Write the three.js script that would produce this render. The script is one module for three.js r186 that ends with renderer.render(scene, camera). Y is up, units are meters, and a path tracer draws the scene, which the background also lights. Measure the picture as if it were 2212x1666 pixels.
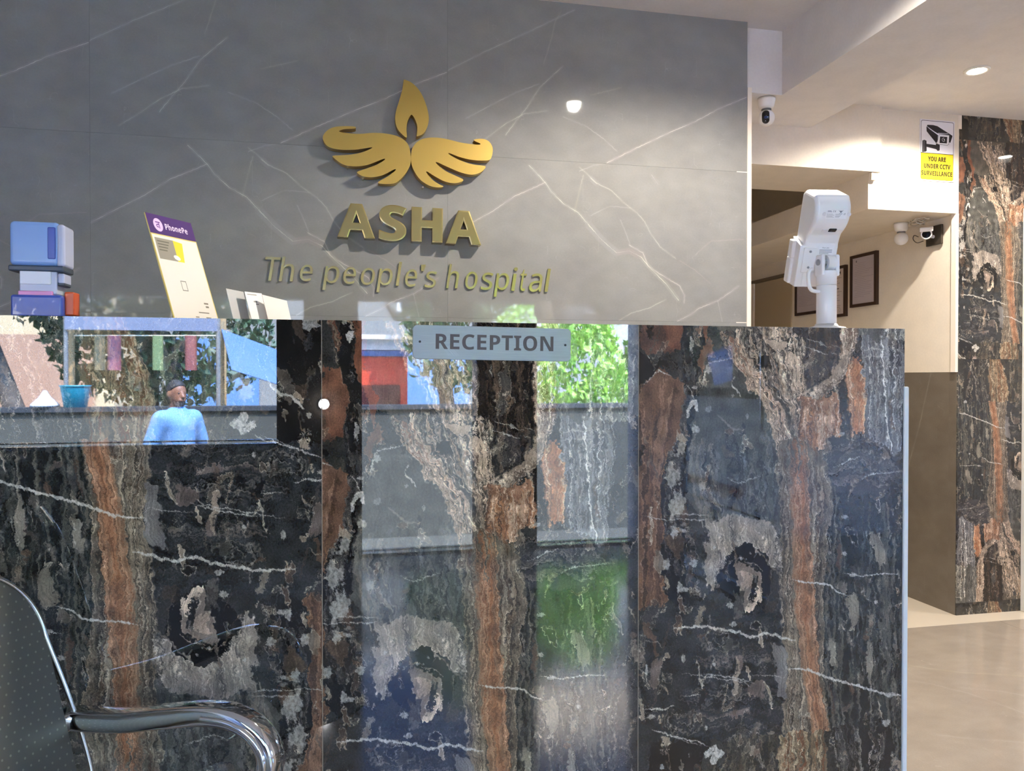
import * as THREE from 'three';
import { RoundedBoxGeometry } from 'three/addons/geometries/RoundedBoxGeometry.js';
import { mergeGeometries } from 'three/addons/utils/BufferGeometryUtils.js';
import { MarchingCubes } from 'three/addons/objects/MarchingCubes.js';
import { TextGeometry } from 'three/addons/geometries/TextGeometry.js';
import { FontLoader } from 'three/addons/loaders/FontLoader.js';
import { Sky } from 'three/addons/objects/Sky.js';
import { createNoise2D } from 'simplex-noise';

// ---------------------------------------------------------------- camera, sky, sun, exposure
const W = 2212, H = 1666, FOCAL = 1640, EYE = 1.175, YAW = THREE.MathUtils.degToRad(11.9), PITCH = -Math.atan((833 - 815) / FOCAL);
const scene = new THREE.Scene();
const camera = new THREE.PerspectiveCamera(2 * Math.atan(H / 2 / FOCAL) * 180 / Math.PI, W / H, 0.02, 300);
camera.rotation.order = 'YXZ';
camera.position.set(0, EYE, 0);
camera.rotation.set(PITCH, -YAW, 0);
scene.add(camera);

const renderer = new THREE.WebGLRenderer({ antialias: true });
renderer.toneMapping = THREE.LinearToneMapping;
renderer.toneMappingExposure = 1.4;
renderer.shadowMap.enabled = true;

const sunDir = new THREE.Vector3(0.35, 1.0, -0.5).normalize();
const sky = new Sky();
sky.name = 'sky';
sky.scale.setScalar(200);
sky.material.uniforms.turbidity.value = 12;
sky.material.uniforms.rayleigh.value = 0.4;
sky.material.uniforms.mieCoefficient.value = 0.005;
sky.material.uniforms.mieDirectionalG.value = 0.8;
sky.material.uniforms.sunPosition.value.copy(sunDir).multiplyScalar(1000);
scene.add(sky);
scene.environmentIntensity = 14.5;

const sun = new THREE.DirectionalLight(0xfff3e0, 80);
sun.position.copy(sunDir).multiplyScalar(30);
sun.castShadow = true;
sun.shadow.camera.left = -14; sun.shadow.camera.right = 14; sun.shadow.camera.top = 14; sun.shadow.camera.bottom = -14; sun.shadow.camera.far = 80;
sun.shadow.mapSize.set(4096, 4096);
scene.add(sun);

const SPOT_WARM = new THREE.Color(1, 0.92, 0.8);
// downlights: x, ceiling height, z, candela
const DOWNLIGHTS = [
  [1.12, 2.59, -1.79, 11, 'round recessed downlight in the white ceiling above the reception desk'],
  [2.556, 2.458, -2.716, 7, 'round recessed downlight shining beside the surveillance warning sign'],
  [3.714, 2.458, -2.66, 3.5, 'round recessed downlight in the ceiling in front of the dark marble pillar'],
];

// ---------------------------------------------------------------- helpers
const clamp = THREE.MathUtils.clamp, lerp = THREE.MathUtils.lerp, smooth = THREE.MathUtils.smoothstep;
function rng(seed) { let a = seed >>> 0; return () => { a = (a + 0x6d2b79f5) | 0; let t = Math.imul(a ^ (a >>> 15), 1 | a); t = (t + Math.imul(t ^ (t >>> 7), 61 | t)) ^ t; return ((t ^ (t >>> 14)) >>> 0) / 4294967296; }; }
// direction of a photograph pixel; a distance comes from the plane the thing touches
const CY = Math.cos(YAW), SY = Math.sin(YAW), CP = Math.cos(PITCH), SP = Math.sin(PITCH);
function ray(px, py) {
  const a = (px - 1106) / FOCAL, b = -(py - 833) / FOCAL;
  const y = CP * b + SP, z = SP * b - CP;
  return [CY * a - SY * z, y, SY * a + CY * z];
}
const onZ = (px, py, z) => { const r = ray(px, py), t = z / r[2]; return [r[0] * t, EYE + r[1] * t, z]; };
const onX = (px, py, x) => { const r = ray(px, py), t = x / r[0]; return [x, EYE + r[1] * t, r[2] * t]; };
const onY = (px, py, y) => { const r = ray(px, py), t = (y - EYE) / r[1]; return [r[0] * t, y, r[2] * t]; };

const taken = new Map();
function numbered(name) { const n = taken.get(name) ?? 0; taken.set(name, n + 1); return n ? `${name}_${String(n).padStart(3, '0')}` : name; }
function shade(o) { o.traverse((m) => { if (m.isMesh) { m.castShadow = true; m.receiveShadow = true; } }); return o; }
function mesh(name, geo, mat, parent, pos) {
  const m = new THREE.Mesh(geo, mat); m.name = name; m.castShadow = m.receiveShadow = true;
  if (pos) m.position.set(...pos);
  parent.add(m); return m;
}
function thing(name, label, category, pos = [0, 0, 0], group) {
  const o = new THREE.Group(); o.name = numbered(name); o.position.set(...pos);
  o.userData = { label, category }; if (group) o.userData.group = group;
  scene.add(o); return o;
}
function struct(name, label, category = 'structure') {
  const o = new THREE.Group(); o.name = name; o.userData = { kind: 'structure', label, category }; scene.add(o); return o;
}
function tag(o, label, category, group) { Object.assign(o.userData, { label, category }); if (group) o.userData.group = group; return o; }
function single(name, geo, mat, label, category, pos, group) { return tag(mesh(numbered(name), geo, mat, scene, pos), label, category, group); }
// box from two corners with uv in metres
function boxGeo(x0, y0, z0, x1, y1, z1) {
  const g = new THREE.BoxGeometry(x1 - x0, y1 - y0, z1 - z0); g.translate((x0 + x1) / 2, (y0 + y1) / 2, (z0 + z1) / 2);
  const p = g.attributes.position, n = g.attributes.normal, uv = g.attributes.uv;
  for (let i = 0; i < p.count; i++) {
    const ax = Math.abs(n.getX(i)), ay = Math.abs(n.getY(i));
    if (ax > 0.5) uv.setXY(i, p.getZ(i), p.getY(i)); else if (ay > 0.5) uv.setXY(i, p.getX(i), p.getZ(i)); else uv.setXY(i, p.getX(i), p.getY(i));
  }
  return g;
}
const std = (color, roughness = 0.6, metalness = 0, extra = {}) => new THREE.MeshStandardMaterial({ color, roughness, metalness, ...extra });
function canvas(w, h) { const c = document.createElement('canvas'); c.width = w; c.height = h; return c; }
function canvasTex(c) { const t = new THREE.CanvasTexture(c); t.colorSpace = THREE.SRGBColorSpace; t.magFilter = THREE.LinearFilter; t.wrapS = t.wrapT = THREE.RepeatWrapping; return t; }
function tubeGeo(pts, r, seg = 40, rad = 10, closed = false) {
  return new THREE.TubeGeometry(new THREE.CatmullRomCurve3(pts.map((p) => new THREE.Vector3(...p)), closed, 'centripetal'), seg, r, rad, closed);
}
function barGeo(a, b, r0, r1 = r0, seg = 10) {
  const A = new THREE.Vector3(...a), B = new THREE.Vector3(...b), d = B.clone().sub(A), g = new THREE.CylinderGeometry(r1, r0, d.length(), seg);
  g.applyQuaternion(new THREE.Quaternion().setFromUnitVectors(new THREE.Vector3(0, 1, 0), d.normalize()));
  return g.translate((a[0] + b[0]) / 2, (a[1] + b[1]) / 2, (a[2] + b[2]) / 2);
}
const lathe = (pts, seg = 32) => new THREE.LatheGeometry(pts.map(([r, y]) => new THREE.Vector2(r, y)), seg);
function merged(list) { return mergeGeometries(list.map((g) => { const n = g.index ? g.toNonIndexed() : g; for (const k of Object.keys(n.attributes)) if (!['position', 'normal', 'uv'].includes(k)) n.deleteAttribute(k); return n; })); }

// ---------------------------------------------------------------- procedural stone
const COUNTER_Z = -1.3977, COUNTER_Y = 1.277, WALL_Z = -2.781, PILLAR_Z = -3.198, SIDE_X = 2.91;
const TW = 1024, TH = 1920, TMW = 650, TMH = 1219;            // dark marble print: pixels, millimetres
const slabMap = {                                             // which part of the print each slab shows: (x, y) in metres to millimetres on the print
  2: (x, y) => [(x + 0.053) * 1000 + 50, (COUNTER_Y - y) * 1000],
  3: (x, y) => [(x - 0.547) * 1000, (COUNTER_Y - y) * 1000 + 162],
  1: (x, y) => [600 - (x + 0.653) * 1000 + 28, 1204 - (COUNTER_Y - y) * 1000],
};
function darkMarble() {
  const c = canvas(TW, TH), g = c.getContext('2d'), o = canvas(TW, TH), v = o.getContext('2d');
  const R = rng(7);
  const crop = (slab, x0, y0, s) => (x, y) => { const p = onZ(x0 + x / s, y0 + y / s, COUNTER_Z), m = slabMap[slab](p[0], p[1]); return [m[0] * TW / TMW, m[1] * TH / TMH]; };
  const A = crop(2, 680, 680, 3.0722), B = crop(3, 1360, 690, 3.1435), C = crop(2, 680, 1150, 3.0722), Dd = crop(3, 1360, 1150, 3.229), Fc = crop(1, 0, 660, 3.0722), Ec = crop(1, 0, 1050, 3.0722);
  const rgb = (k, f = 1) => `rgb(${k.map((q) => Math.round(q * f)).join(',')})`;
  const path = (ctx, M, pts, close) => { ctx.beginPath(); pts.forEach(([x, y], i) => { const q = M(x, y); if (i) ctx.lineTo(...q); else ctx.moveTo(...q); }); if (close) ctx.closePath(); };
  const poly = (M, col, pts) => { path(g, M, pts, true); g.fillStyle = rgb(col); g.fill(); };
  const line = (M, col, w, pts) => { path(g, M, pts); g.strokeStyle = rgb(col); g.lineWidth = w; g.lineJoin = g.lineCap = 'round'; g.stroke(); };
  const at = (P, t) => { const k = t * (P.length - 1), i = Math.min(Math.floor(k), P.length - 2), f = k - i; return [lerp(P[i][0], P[i + 1][0], f), lerp(P[i][1], P[i + 1][1], f)]; };
  const streaks = (M, a, b, n, cols, w0, w1) => {
    for (let i = 0; i < n; i++) {
      const t = R(), s0 = R() * 0.5, s1 = s0 + 0.3 + R() * 0.7, pts = [];
      for (let k = 0; k <= 14; k++) { const s = clamp(s0 + (s1 - s0) * k / 14, 0, 1), p = at(a, s), q = at(b, s); pts.push([lerp(p[0], q[0], t + Math.sin(k * 1.3 + i) * 0.02), lerp(p[1], q[1], t)]); }
      g.globalAlpha = 0.5 + R() * 0.5; line(M, cols[Math.floor(R() * cols.length)], w0 + R() * (w1 - w0), pts); g.globalAlpha = 1;
    }
  };
  g.fillStyle = 'rgb(52,51,50)'; g.fillRect(0, 0, TW, TH);
  // ---- the body of the print, as the right slab shows it
  const Q2 = crop(2, 680, 680, 1.6892), Q3 = crop(3, 1360, 690, 1.7065);
  poly(Q3, [50, 51, 53], [[30, 1040], [560, 1060], [600, 1300], [560, 1700], [30, 1700]]);
  poly(Q3, [46, 49, 49], [[700, 600], [1030, 560], [1030, 1700], [760, 1700], [700, 1200]]);
  poly(Q3, [76, 75, 72], [[300, 150], [380, 160], [480, 270], [550, 420], [580, 640], [560, 780], [400, 830], [280, 750], [200, 660], [230, 400]]);
  streaks(Q3, [[230, 380], [220, 560], [270, 760]], [[540, 400], [570, 600], [560, 780]], 90, [[92, 90, 86], [62, 61, 60], [104, 98, 90], [52, 52, 54], [84, 84, 84]], 2, 10);
  poly(Q3, [98, 73, 60], [[20, 240], [60, 215], [110, 185], [170, 205], [205, 240], [215, 300], [205, 380], [170, 450], [135, 520], [110, 620], [120, 720], [130, 780], [110, 860], [120, 960], [150, 1040], [20, 1060]]);
  streaks(Q3, [[30, 230], [40, 600], [30, 1050]], [[190, 230], [120, 600], [130, 1050]], 70, [[120, 92, 76], [84, 62, 52], [108, 80, 62], [74, 56, 48]], 3, 12);
  poly(Q3, [88, 64, 54], [[20, -40], [205, -40], [195, 110], [150, 130], [90, 130], [40, 100]]);
  poly(Q3, [106, 70, 55], [[140, -20], [205, -20], [190, 120], [150, 120]]);
  poly(Q3, [28, 27, 27], [[20, 110], [90, 140], [140, 170], [100, 190], [50, 240], [20, 250]]);
  poly(Q3, [36, 36, 39], [[205, -20], [300, -20], [275, 170], [240, 280], [200, 430], [165, 560], [150, 700], [170, 800], [260, 1050], [150, 1060], [110, 900], [130, 780], [110, 640], [140, 520], [200, 400], [215, 300], [195, 220]]);
  streaks(Q3, [[205, 0], [210, 300], [140, 560], [130, 800], [160, 1050]], [[290, 0], [240, 300], [200, 560], [220, 800], [260, 1050]], 60, [[24, 24, 26], [66, 64, 64], [48, 46, 48], [92, 86, 82]], 1.5, 5);
  poly(Q3, [104, 74, 60], [[252, 150], [290, 60], [312, 110], [272, 200]]);
  streaks(Q3, [[310, -60], [350, 100], [430, 230], [520, 330], [580, 430], [600, 560]], [[650, -60], [655, 130], [650, 250], [642, 310], [650, 400], [700, 500]], 300, [[176, 158, 140], [150, 130, 114], [118, 102, 90], [70, 64, 60], [44, 42, 41], [136, 112, 94], [92, 84, 76], [56, 52, 50]], 1.5, 6);
  streaks(Q3, [[330, 40], [420, 220], [500, 340], [560, 560]], [[400, 40], [470, 200], [560, 330], [610, 560]], 70, [[160, 138, 120], [112, 82, 68], [60, 56, 54], [140, 120, 104]], 1.5, 5);
  poly(Q3, [164, 144, 127], [[565, 120], [630, 130], [638, 240], [606, 255], [590, 200]]); poly(Q3, [154, 136, 120], [[490, 60], [590, 80], [560, 125], [520, 100]]);
  streaks(Q3, [[560, 110], [600, 260]], [[645, 110], [640, 260]], 26, [[120, 100, 88], [186, 168, 150], [70, 62, 58]], 1.2, 3);
  poly(Q3, [56, 53, 54], [[645, 40], [770, 40], [765, 200], [720, 240], [652, 245], [645, 160]]); streaks(Q3, [[650, 40], [655, 240]], [[765, 40], [750, 220]], 30, [[40, 38, 40], [78, 70, 66], [92, 80, 72]], 2, 6);
  streaks(Q3, [[610, 262], [700, 245], [740, 210], [785, 140], [800, -40]], [[640, 310], [710, 290], [760, 260], [815, 190], [850, -40]], 90, [[160, 142, 126], [126, 110, 98], [92, 80, 72], [178, 160, 144], [66, 58, 54]], 1.5, 6);
  poly(Q3, [126, 94, 76], [[615, 285], [785, 285], [775, 420], [720, 475], [640, 450]]);
  streaks(Q3, [[620, 280], [640, 470]], [[785, 280], [760, 470]], 90, [[152, 124, 104], [104, 74, 58], [136, 96, 70], [84, 66, 58], [166, 142, 122]], 1.5, 6);
  poly(Q3, [46, 40, 38], [[772, 220], [802, 190], [806, 395], [776, 385]]);
  poly(Q3, [156, 108, 80], [[802, 165], [850, 150], [866, 300], [872, 440], [832, 415], [806, 300]]); streaks(Q3, [[804, 150], [812, 420]], [[862, 150], [874, 430]], 34, [[170, 130, 100], [134, 88, 64], [112, 82, 66], [178, 148, 122]], 1.5, 5);
  poly(Q3, [94, 94, 98], [[850, -60], [960, -60], [1000, 480], [940, 500], [875, 440]]); poly(Q3, [52, 52, 58], [[955, -60], [1040, -60], [1040, 560], [1000, 490]]);
  streaks(Q3, [[845, -60], [872, 440]], [[1030, -60], [1010, 520]], 120, [[112, 112, 114], [78, 78, 82], [136, 134, 132], [58, 58, 64], [98, 92, 90]], 1.2, 5);
  line(Q3, [184, 182, 180], 6, [[936, -40], [938, 200], [945, 360], [965, 480]]); line(Q3, [160, 158, 156], 2.5, [[975, -40], [972, 240], [975, 410]]); line(Q3, [158, 154, 150], 2.5, [[884, 60], [886, 300], [890, 420]]);
  poly(Q3, [62, 61, 62], [[740, 440], [860, 425], [960, 490], [1030, 560], [1030, 640], [700, 640], [690, 520]]);
  streaks(Q3, [[700, 500], [860, 430], [1010, 540]], [[700, 620], [860, 600], [1020, 640]], 40, [[44, 44, 48], [80, 76, 76], [96, 88, 84], [36, 36, 40]], 2, 8);
  poly(Q3, [96, 87, 77], [[545, 440], [720, 480], [745, 700], [705, 1000], [715, 1300], [745, 1700], [560, 1700], [595, 1300], [560, 1000], [560, 700]]);
  streaks(Q3, [[535, 420], [558, 700], [555, 1000], [585, 1300], [545, 1700]], [[725, 470], [748, 700], [708, 1000], [718, 1300], [750, 1700]], 300, [[92, 86, 76], [116, 104, 90], [82, 66, 56], [70, 64, 58], [134, 120, 104], [60, 55, 51], [104, 92, 78]], 1.5, 6);
  streaks(Q3, [[588, 430], [598, 700], [608, 1000], [645, 1300], [685, 1700]], [[655, 430], [662, 700], [672, 1000], [702, 1300], [748, 1700]], 150, [[136, 96, 72], [118, 80, 58], [150, 114, 90], [100, 72, 56], [126, 100, 80]], 1.5, 6);
  streaks(Q3, [[740, 600], [720, 1000], [730, 1300], [760, 1700]], [[1020, 600], [1020, 1000], [1020, 1300], [1020, 1700]], 170, [[60, 63, 61], [34, 36, 37], [78, 77, 72], [44, 47, 47], [92, 88, 80], [38, 40, 42]], 2, 11);
  for (const p of [[[880, 780], [930, 780], [950, 900], [920, 930]], [[800, 1020], [840, 1020], [835, 1130], [810, 1150]], [[730, 1180], [760, 1185], [770, 1280], [745, 1270]], [[880, 1190], [900, 1190], [890, 1380], [870, 1280]], [[850, 1500], [875, 1510], [890, 1620], [862, 1600]]]) poly(Q3, [108, 102, 92], p);
  poly(Q3, [120, 111, 104], [[285, 740], [430, 725], [530, 755], [565, 900], [520, 930], [450, 830], [380, 850], [330, 900], [312, 1010], [278, 960]]);
  streaks(Q3, [[280, 730], [290, 1000]], [[540, 740], [560, 920]], 60, [[138, 128, 118], [96, 90, 86], [150, 138, 126], [82, 78, 76]], 1.5, 6);
  poly(Q3, [25, 25, 27], [[318, 940], [370, 872], [440, 830], [505, 862], [535, 950], [505, 1050], [440, 1092], [395, 1062], [345, 1010]]);
  poly(Q3, [108, 96, 88], [[385, 910], [440, 902], [482, 950], [486, 1010], [452, 1076], [430, 1066], [428, 1000], [398, 960]]); poly(Q3, [140, 122, 110], [[410, 935], [450, 935], [455, 985], [425, 990]]); poly(Q3, [170, 152, 136], [[470, 985], [482, 1015], [452, 1076], [432, 1072]]); poly(Q3, [40, 38, 38], [[455, 930], [472, 990], [450, 1040], [445, 985]]);
  line(Q3, [118, 106, 96], 3, [[362, 905], [400, 890], [450, 895], [490, 940]]); line(Q3, [84, 77, 72], 6, [[470, 860], [520, 915], [560, 950]]); line(Q3, [70, 66, 62], 4, [[500, 1050], [520, 1000], [522, 950]]);
  streaks(Q3, [[300, 1060], [330, 1080], [560, 1050]], [[60, 1660], [300, 1660], [560, 1660]], 90, [[62, 64, 66], [34, 36, 40], [78, 74, 74], [46, 50, 52], [90, 82, 78]], 2, 9);
  for (const p of [[[380, 1250], [420, 1230], [410, 1290], [385, 1300]], [[150, 1560], [260, 1590], [260, 1640], [170, 1620]], [[80, 1250], [130, 1240], [100, 1360], [70, 1350]], [[385, 1450], [450, 1430], [420, 1470], [380, 1480]], [[440, 1340], [500, 1330], [490, 1400], [440, 1390]]]) poly(Q3, [92, 82, 78], p);
  poly(Q3, [104, 100, 98], [[530, 1200], [575, 1210], [580, 1400], [540, 1400]]);
  for (const [x, y, a] of [[430, 1560, 90], [200, 1480, 80], [330, 1180, 70]]) for (let k = 0; k < 7; k++) line(Q3, k % 2 ? [26, 27, 30] : [84, 80, 76], 3 + R() * 4, Array.from({ length: 9 }, (_, i) => [x + Math.cos(i * 0.45 + k) * (a - k * 9), y + Math.sin(i * 0.45 + k) * (a - k * 9) * 0.6]));
  // ---- upper strip that only the middle slab shows
  poly(Q2, [84, 79, 72], [[175, 0], [600, 0], [600, 360], [175, 360]]);
  streaks(Q2, [[20, 0], [110, 200], [130, 380]], [[150, 0], [180, 200], [190, 380]], 60, [[112, 72, 54], [92, 66, 54], [128, 108, 92], [60, 52, 48], [40, 38, 38]], 2, 8);
  poly(Q2, [114, 74, 57], [[145, 0], [178, 0], [180, 170], [235, 300], [210, 420], [190, 330], [150, 200]]); poly(Q2, [106, 71, 56], [[30, 180], [90, 200], [125, 280], [100, 420], [30, 440]]);
  poly(Q2, [34, 33, 34], [[95, 30], [140, 40], [150, 200], [190, 330], [150, 420], [120, 300], [80, 150]]);
  streaks(Q2, [[240, 0], [310, 120], [380, 260], [440, 380]], [[560, 0], [580, 160], [590, 300], [600, 380]], 170, [[180, 160, 142], [150, 130, 112], [112, 98, 86], [66, 60, 56], [136, 112, 92], [88, 80, 72]], 1.5, 6);
  poly(Q2, [50, 43, 40], [[592, 0], [812, 0], [815, 420], [760, 440], [640, 400], [592, 360]]); streaks(Q2, [[595, 0], [640, 420]], [[812, 0], [780, 430]], 60, [[34, 31, 31], [74, 60, 52], [92, 76, 64], [44, 40, 38]], 2, 8);
  poly(Q2, [150, 132, 116], [[815, 0], [905, 0], [870, 300], [860, 420], [800, 480], [805, 380]]); streaks(Q2, [[808, 0], [800, 470]], [[905, 0], [868, 400]], 60, [[172, 154, 136], [116, 100, 88], [92, 72, 60], [186, 168, 150]], 1.5, 5);
  poly(Q2, [86, 86, 84], [[890, 0], [1200, 0], [1200, 380], [870, 380]]); streaks(Q2, [[880, 0], [880, 380]], [[1190, 0], [1170, 380]], 120, [[108, 106, 102], [70, 70, 70], [130, 126, 118], [54, 54, 56], [94, 90, 84]], 1.5, 6);
  line(Q2, [180, 176, 168], 6, [[1012, 100], [1010, 380]]); line(Q2, [170, 166, 158], 3, [[1050, 60], [1050, 380]]);
  // ---- far end of the print, at the top of the left slab (turned round)
  poly(Fc, [56, 54, 50], [[-100, 20], [2140, 20], [2140, 900], [-100, 900]]);
  poly(Fc, [32, 31, 31], [[1780, 20], [2140, 20], [2140, 900], [1640, 900], [1840, 560]]);
  poly(Fc, [40, 40, 42], [[-100, 20], [300, 20], [430, 660], [500, 900], [-100, 900]]);
  streaks(Fc, [[-50, 20], [200, 500], [240, 900]], [[420, 20], [460, 500], [540, 900]], 60, [[66, 64, 60], [28, 28, 30], [104, 98, 90]], 1.5, 6);
  poly(Fc, [100, 84, 66], [[540, 20], [800, 20], [1040, 700], [1040, 900], [600, 900], [540, 500]]);
  streaks(Fc, [[540, 20], [580, 500], [610, 900]], [[820, 20], [1000, 500], [1040, 900]], 110, [[132, 110, 86], [108, 70, 48], [78, 70, 58], [146, 128, 104]], 1.5, 6);
  streaks(Fc, [[1050, 20], [1060, 900]], [[1780, 20], [1560, 900]], 110, [[78, 72, 62], [42, 41, 40], [100, 90, 76], [60, 56, 50]], 2, 9);

  // ---- small islands of brown, grey and black in the dark stone
  {
    const D0 = g.getImageData(0, 0, TW, TH).data, pal = [[96, 84, 74], [74, 71, 67], [116, 104, 92], [26, 26, 28], [88, 70, 58], [60, 60, 62], [134, 120, 106]];
    for (let i = 0; i < 900; i++) {
      const x = R() * TW, y = R() * TH, q = ((y | 0) * TW + (x | 0)) * 4; if ((D0[q] + D0[q + 1] + D0[q + 2]) / 3 > 72) continue;
      const w = 2 + R() * R() * 26, h = 6 + R() * R() * 80, a = (R() - 0.5) * 1.1, n = 12; g.beginPath();
      for (let k = 0; k < n; k++) { const t = k / n * Math.PI * 2, m = 0.6 + R() * 0.6, ex = Math.cos(t) * w * m, ey = Math.sin(t) * h * m; g.lineTo(x + ex * Math.cos(a) - ey * Math.sin(a), y + ex * Math.sin(a) + ey * Math.cos(a)); }
      g.closePath(); g.globalAlpha = 0.3 + R() * 0.55; g.fillStyle = rgb(pal[Math.floor(R() * pal.length)]); g.fill(); if (R() < 0.4) { g.strokeStyle = rgb([150, 138, 122]); g.lineWidth = 1 + R() * 1.5; g.stroke(); } g.globalAlpha = 1;
    }
  }

  // ---- white calcite and veins, kept crisp
  v.clearRect(0, 0, TW, TH);
  const vein = (M, w, pts, a = 0.92, col = [222, 213, 198]) => {
    const P = pts.map(([x, y]) => M(x, y)), out = [];
    for (let i = 0; i + 1 < P.length; i++) { const n = Math.max(2, Math.round(Math.hypot(P[i + 1][0] - P[i][0], P[i + 1][1] - P[i][1]) / 7)); for (let k = 0; k < n; k++) out.push([lerp(P[i][0], P[i + 1][0], k / n) + (R() - 0.5) * 3, lerp(P[i][1], P[i + 1][1], k / n) + (R() - 0.5) * 5]); }
    out.push(P[P.length - 1]);
    v.lineCap = v.lineJoin = 'round';
    for (let i = 0; i + 1 < out.length; i++) { const e = Math.min(1, i / 6, (out.length - 1 - i) / 6) * 0.75 + 0.25; v.globalAlpha = a; v.strokeStyle = rgb(col, 0.9 + R() * 0.12); v.lineWidth = w * e * (0.55 + R() * 0.75); v.beginPath(); v.moveTo(...out[i]); v.lineTo(...out[i + 1]); v.stroke(); }
    v.globalAlpha = 1;
  };
  const blob = (M, x, y, rx, ry, col = [204, 196, 184]) => {
    const [cx, cy] = M(x, y), k = 0.36; v.beginPath();
    for (let i = 0; i < 22; i++) { const t = i / 22 * Math.PI * 2, r = 0.7 + R() * 0.5, q = [cx + Math.cos(t) * rx * k * r, cy + Math.sin(t) * ry * k * r]; if (i) v.lineTo(...q); else v.moveTo(...q); }
    v.closePath(); v.fillStyle = rgb(col); v.globalAlpha = 0.8; v.fill(); v.globalAlpha = 1;
  };
  const shapeW = (M, pts, col = [212, 204, 192]) => { path(v, M, pts, true); v.fillStyle = rgb(col); v.fill(); };
  vein(Dd, 6, [[1140, 330], [1240, 355], [1300, 350], [1400, 370], [1440, 410], [1520, 440]]);
  vein(Dd, 7, [[300, 675], [400, 660], [520, 655], [640, 680], [770, 695], [840, 735], [900, 725], [960, 710], [1030, 720], [1060, 745], [1160, 750]]);
  vein(Dd, 5, [[630, 720], [660, 690]]); vein(Dd, 5, [[905, 760], [900, 720], [945, 690]]);
  vein(Dd, 7, [[1100, 950], [1240, 960], [1340, 1000], [1500, 1050], [1650, 1090], [1800, 1135], [1900, 1135]]);
  vein(Dd, 4, [[1490, 285], [1560, 295], [1640, 305], [1740, 290], [1870, 295]]);
  vein(Dd, 3, [[360, 985], [500, 1005], [590, 1015], [700, 1035], [800, 1045], [850, 1085]], 0.7);
  vein(Dd, 5, [[90, 1230], [200, 1240], [310, 1215]]); vein(Dd, 4, [[370, 1145], [430, 1140], [500, 1130]], 0.75);
  vein(Dd, 3, [[80, 790], [110, 765], [190, 765], [230, 805]], 0.75, [190, 178, 158]);
  vein(Dd, 3, [[260, 1410], [400, 1460], [500, 1490]], 0.6);
  shapeW(Dd, [[560, 1600], [575, 1540], [640, 1515], [668, 1545], [620, 1580], [605, 1615], [570, 1620]]);
  for (const [x, y, a, b] of [[700, 510, 30, 30], [720, 645, 34, 24], [375, 880, 18, 36], [265, 235, 20, 30], [455, 235, 22, 16], [590, 925, 15, 16], [350, 390, 28, 50], [840, 148, 12, 12], [300, 20, 20, 30], [385, 400, 40, 20], [570, 1000, 14, 14], [120, 960, 14, 60], [1500, 150, 24, 22], [1560, 295, 40, 20], [1720, 490, 22, 20], [1820, 1130, 60, 24], [1790, 1330, 40, 36], [780, 185, 10, 10], [810, 186, 8, 8], [535, 1365, 16, 22], [225, 1640, 24, 24], [150, 1290, 40, 20], [590, 110, 14, 16]]) blob(Dd, x, y, a, b);
  // white hook-shaped calcite beside the brown band
  shapeW(B, [[385, 670], [388, 600], [420, 545], [460, 545], [468, 630], [448, 625], [440, 580], [410, 610], [398, 672]]);
  vein(B, 6, [[395, 450], [420, 490], [440, 540]]); blob(B, 447, 745, 44, 40); blob(B, 535, 345, 30, 34); blob(B, 443, 463, 22, 18); blob(B, 538, 612, 30, 34, [150, 146, 140]); blob(B, 420, 170, 20, 70);
  vein(B, 7, [[690, 430], [700, 460], [730, 480], [755, 525]]); vein(B, 4, [[720, 240], [650, 280], [540, 290], [520, 330], [490, 470]], 0.8); vein(B, 5, [[690, 430], [715, 375]], 0.8);
  vein(B, 5, [[100, 440], [200, 345], [280, 388]], 0.85); vein(B, 4, [[125, 240], [150, 290]], 0.8); vein(B, 9, [[600, 650], [690, 740], [770, 755]], 0.5, [150, 138, 126]);
  vein(B, 4, [[1185, 180], [1260, 210], [1345, 240]], 0.8); vein(B, 3, [[1350, 220], [1405, 240]], 0.8); vein(B, 3, [[1560, 260], [1650, 250], [1750, 255]], 0.7);
  vein(B, 4, [[1390, 1005], [1480, 965], [1560, 930]], 0.85); vein(B, 4, [[1560, 1090], [1640, 1050], [1840, 1035]], 0.7);
  for (let i = 0; i < 34; i++) { const y = 880 + R() * 560; blob(B, 250 + R() * 90 + (y - 880) * 0.06, y, 8 + R() * 26, 10 + R() * 34, i % 2 ? [176, 168, 158] : [140, 134, 126]); }
  blob(B, 320, 1270, 70, 80, [190, 184, 174]); vein(B, 3, [[90, 1340], [250, 1365], [340, 1360], [540, 1365]], 0.7);
  for (const [x, y, a, b] of [[700, 520, 14, 14], [800, 660, 12, 24], [1440, 780, 40, 16], [1460, 1340, 40, 20], [1300, 160, 20, 22], [310, 1450, 34, 30], [370, 1440, 30, 20]]) blob(B, x, y, a, b, [180, 174, 166]);
  // middle slab's top strip
  shapeW(A, [[205, 130], [225, 108], [262, 112], [258, 150], [232, 186], [215, 165]]);
  blob(A, 195, 50, 24, 20); vein(A, 4, [[1190, 705], [1290, 740], [1385, 765]], 0.85); vein(A, 4, [[1385, 742], [1465, 772]], 0.8); vein(A, 4, [[1620, 778], [1720, 768], [1850, 768]], 0.8); vein(A, 5, [[1845, 140], [1900, 135], [1930, 160], [2020, 172]], 0.85); vein(A, 6, [[1172, 330], [1165, 370], [1178, 410]], 0.8);
  vein(A, 4, [[1310, 1190], [1400, 1130]], 0.01);
  // middle slab's lower left
  for (const [x, y, a, b] of [[170, 490, 80, 90], [120, 300, 50, 100], [200, 80, 40, 60], [365, 350, 36, 40], [145, 685, 26, 34], [85, 930, 36, 50], [305, 915, 40, 40]]) blob(C, x, y, a, b, [172, 166, 156]);
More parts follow.
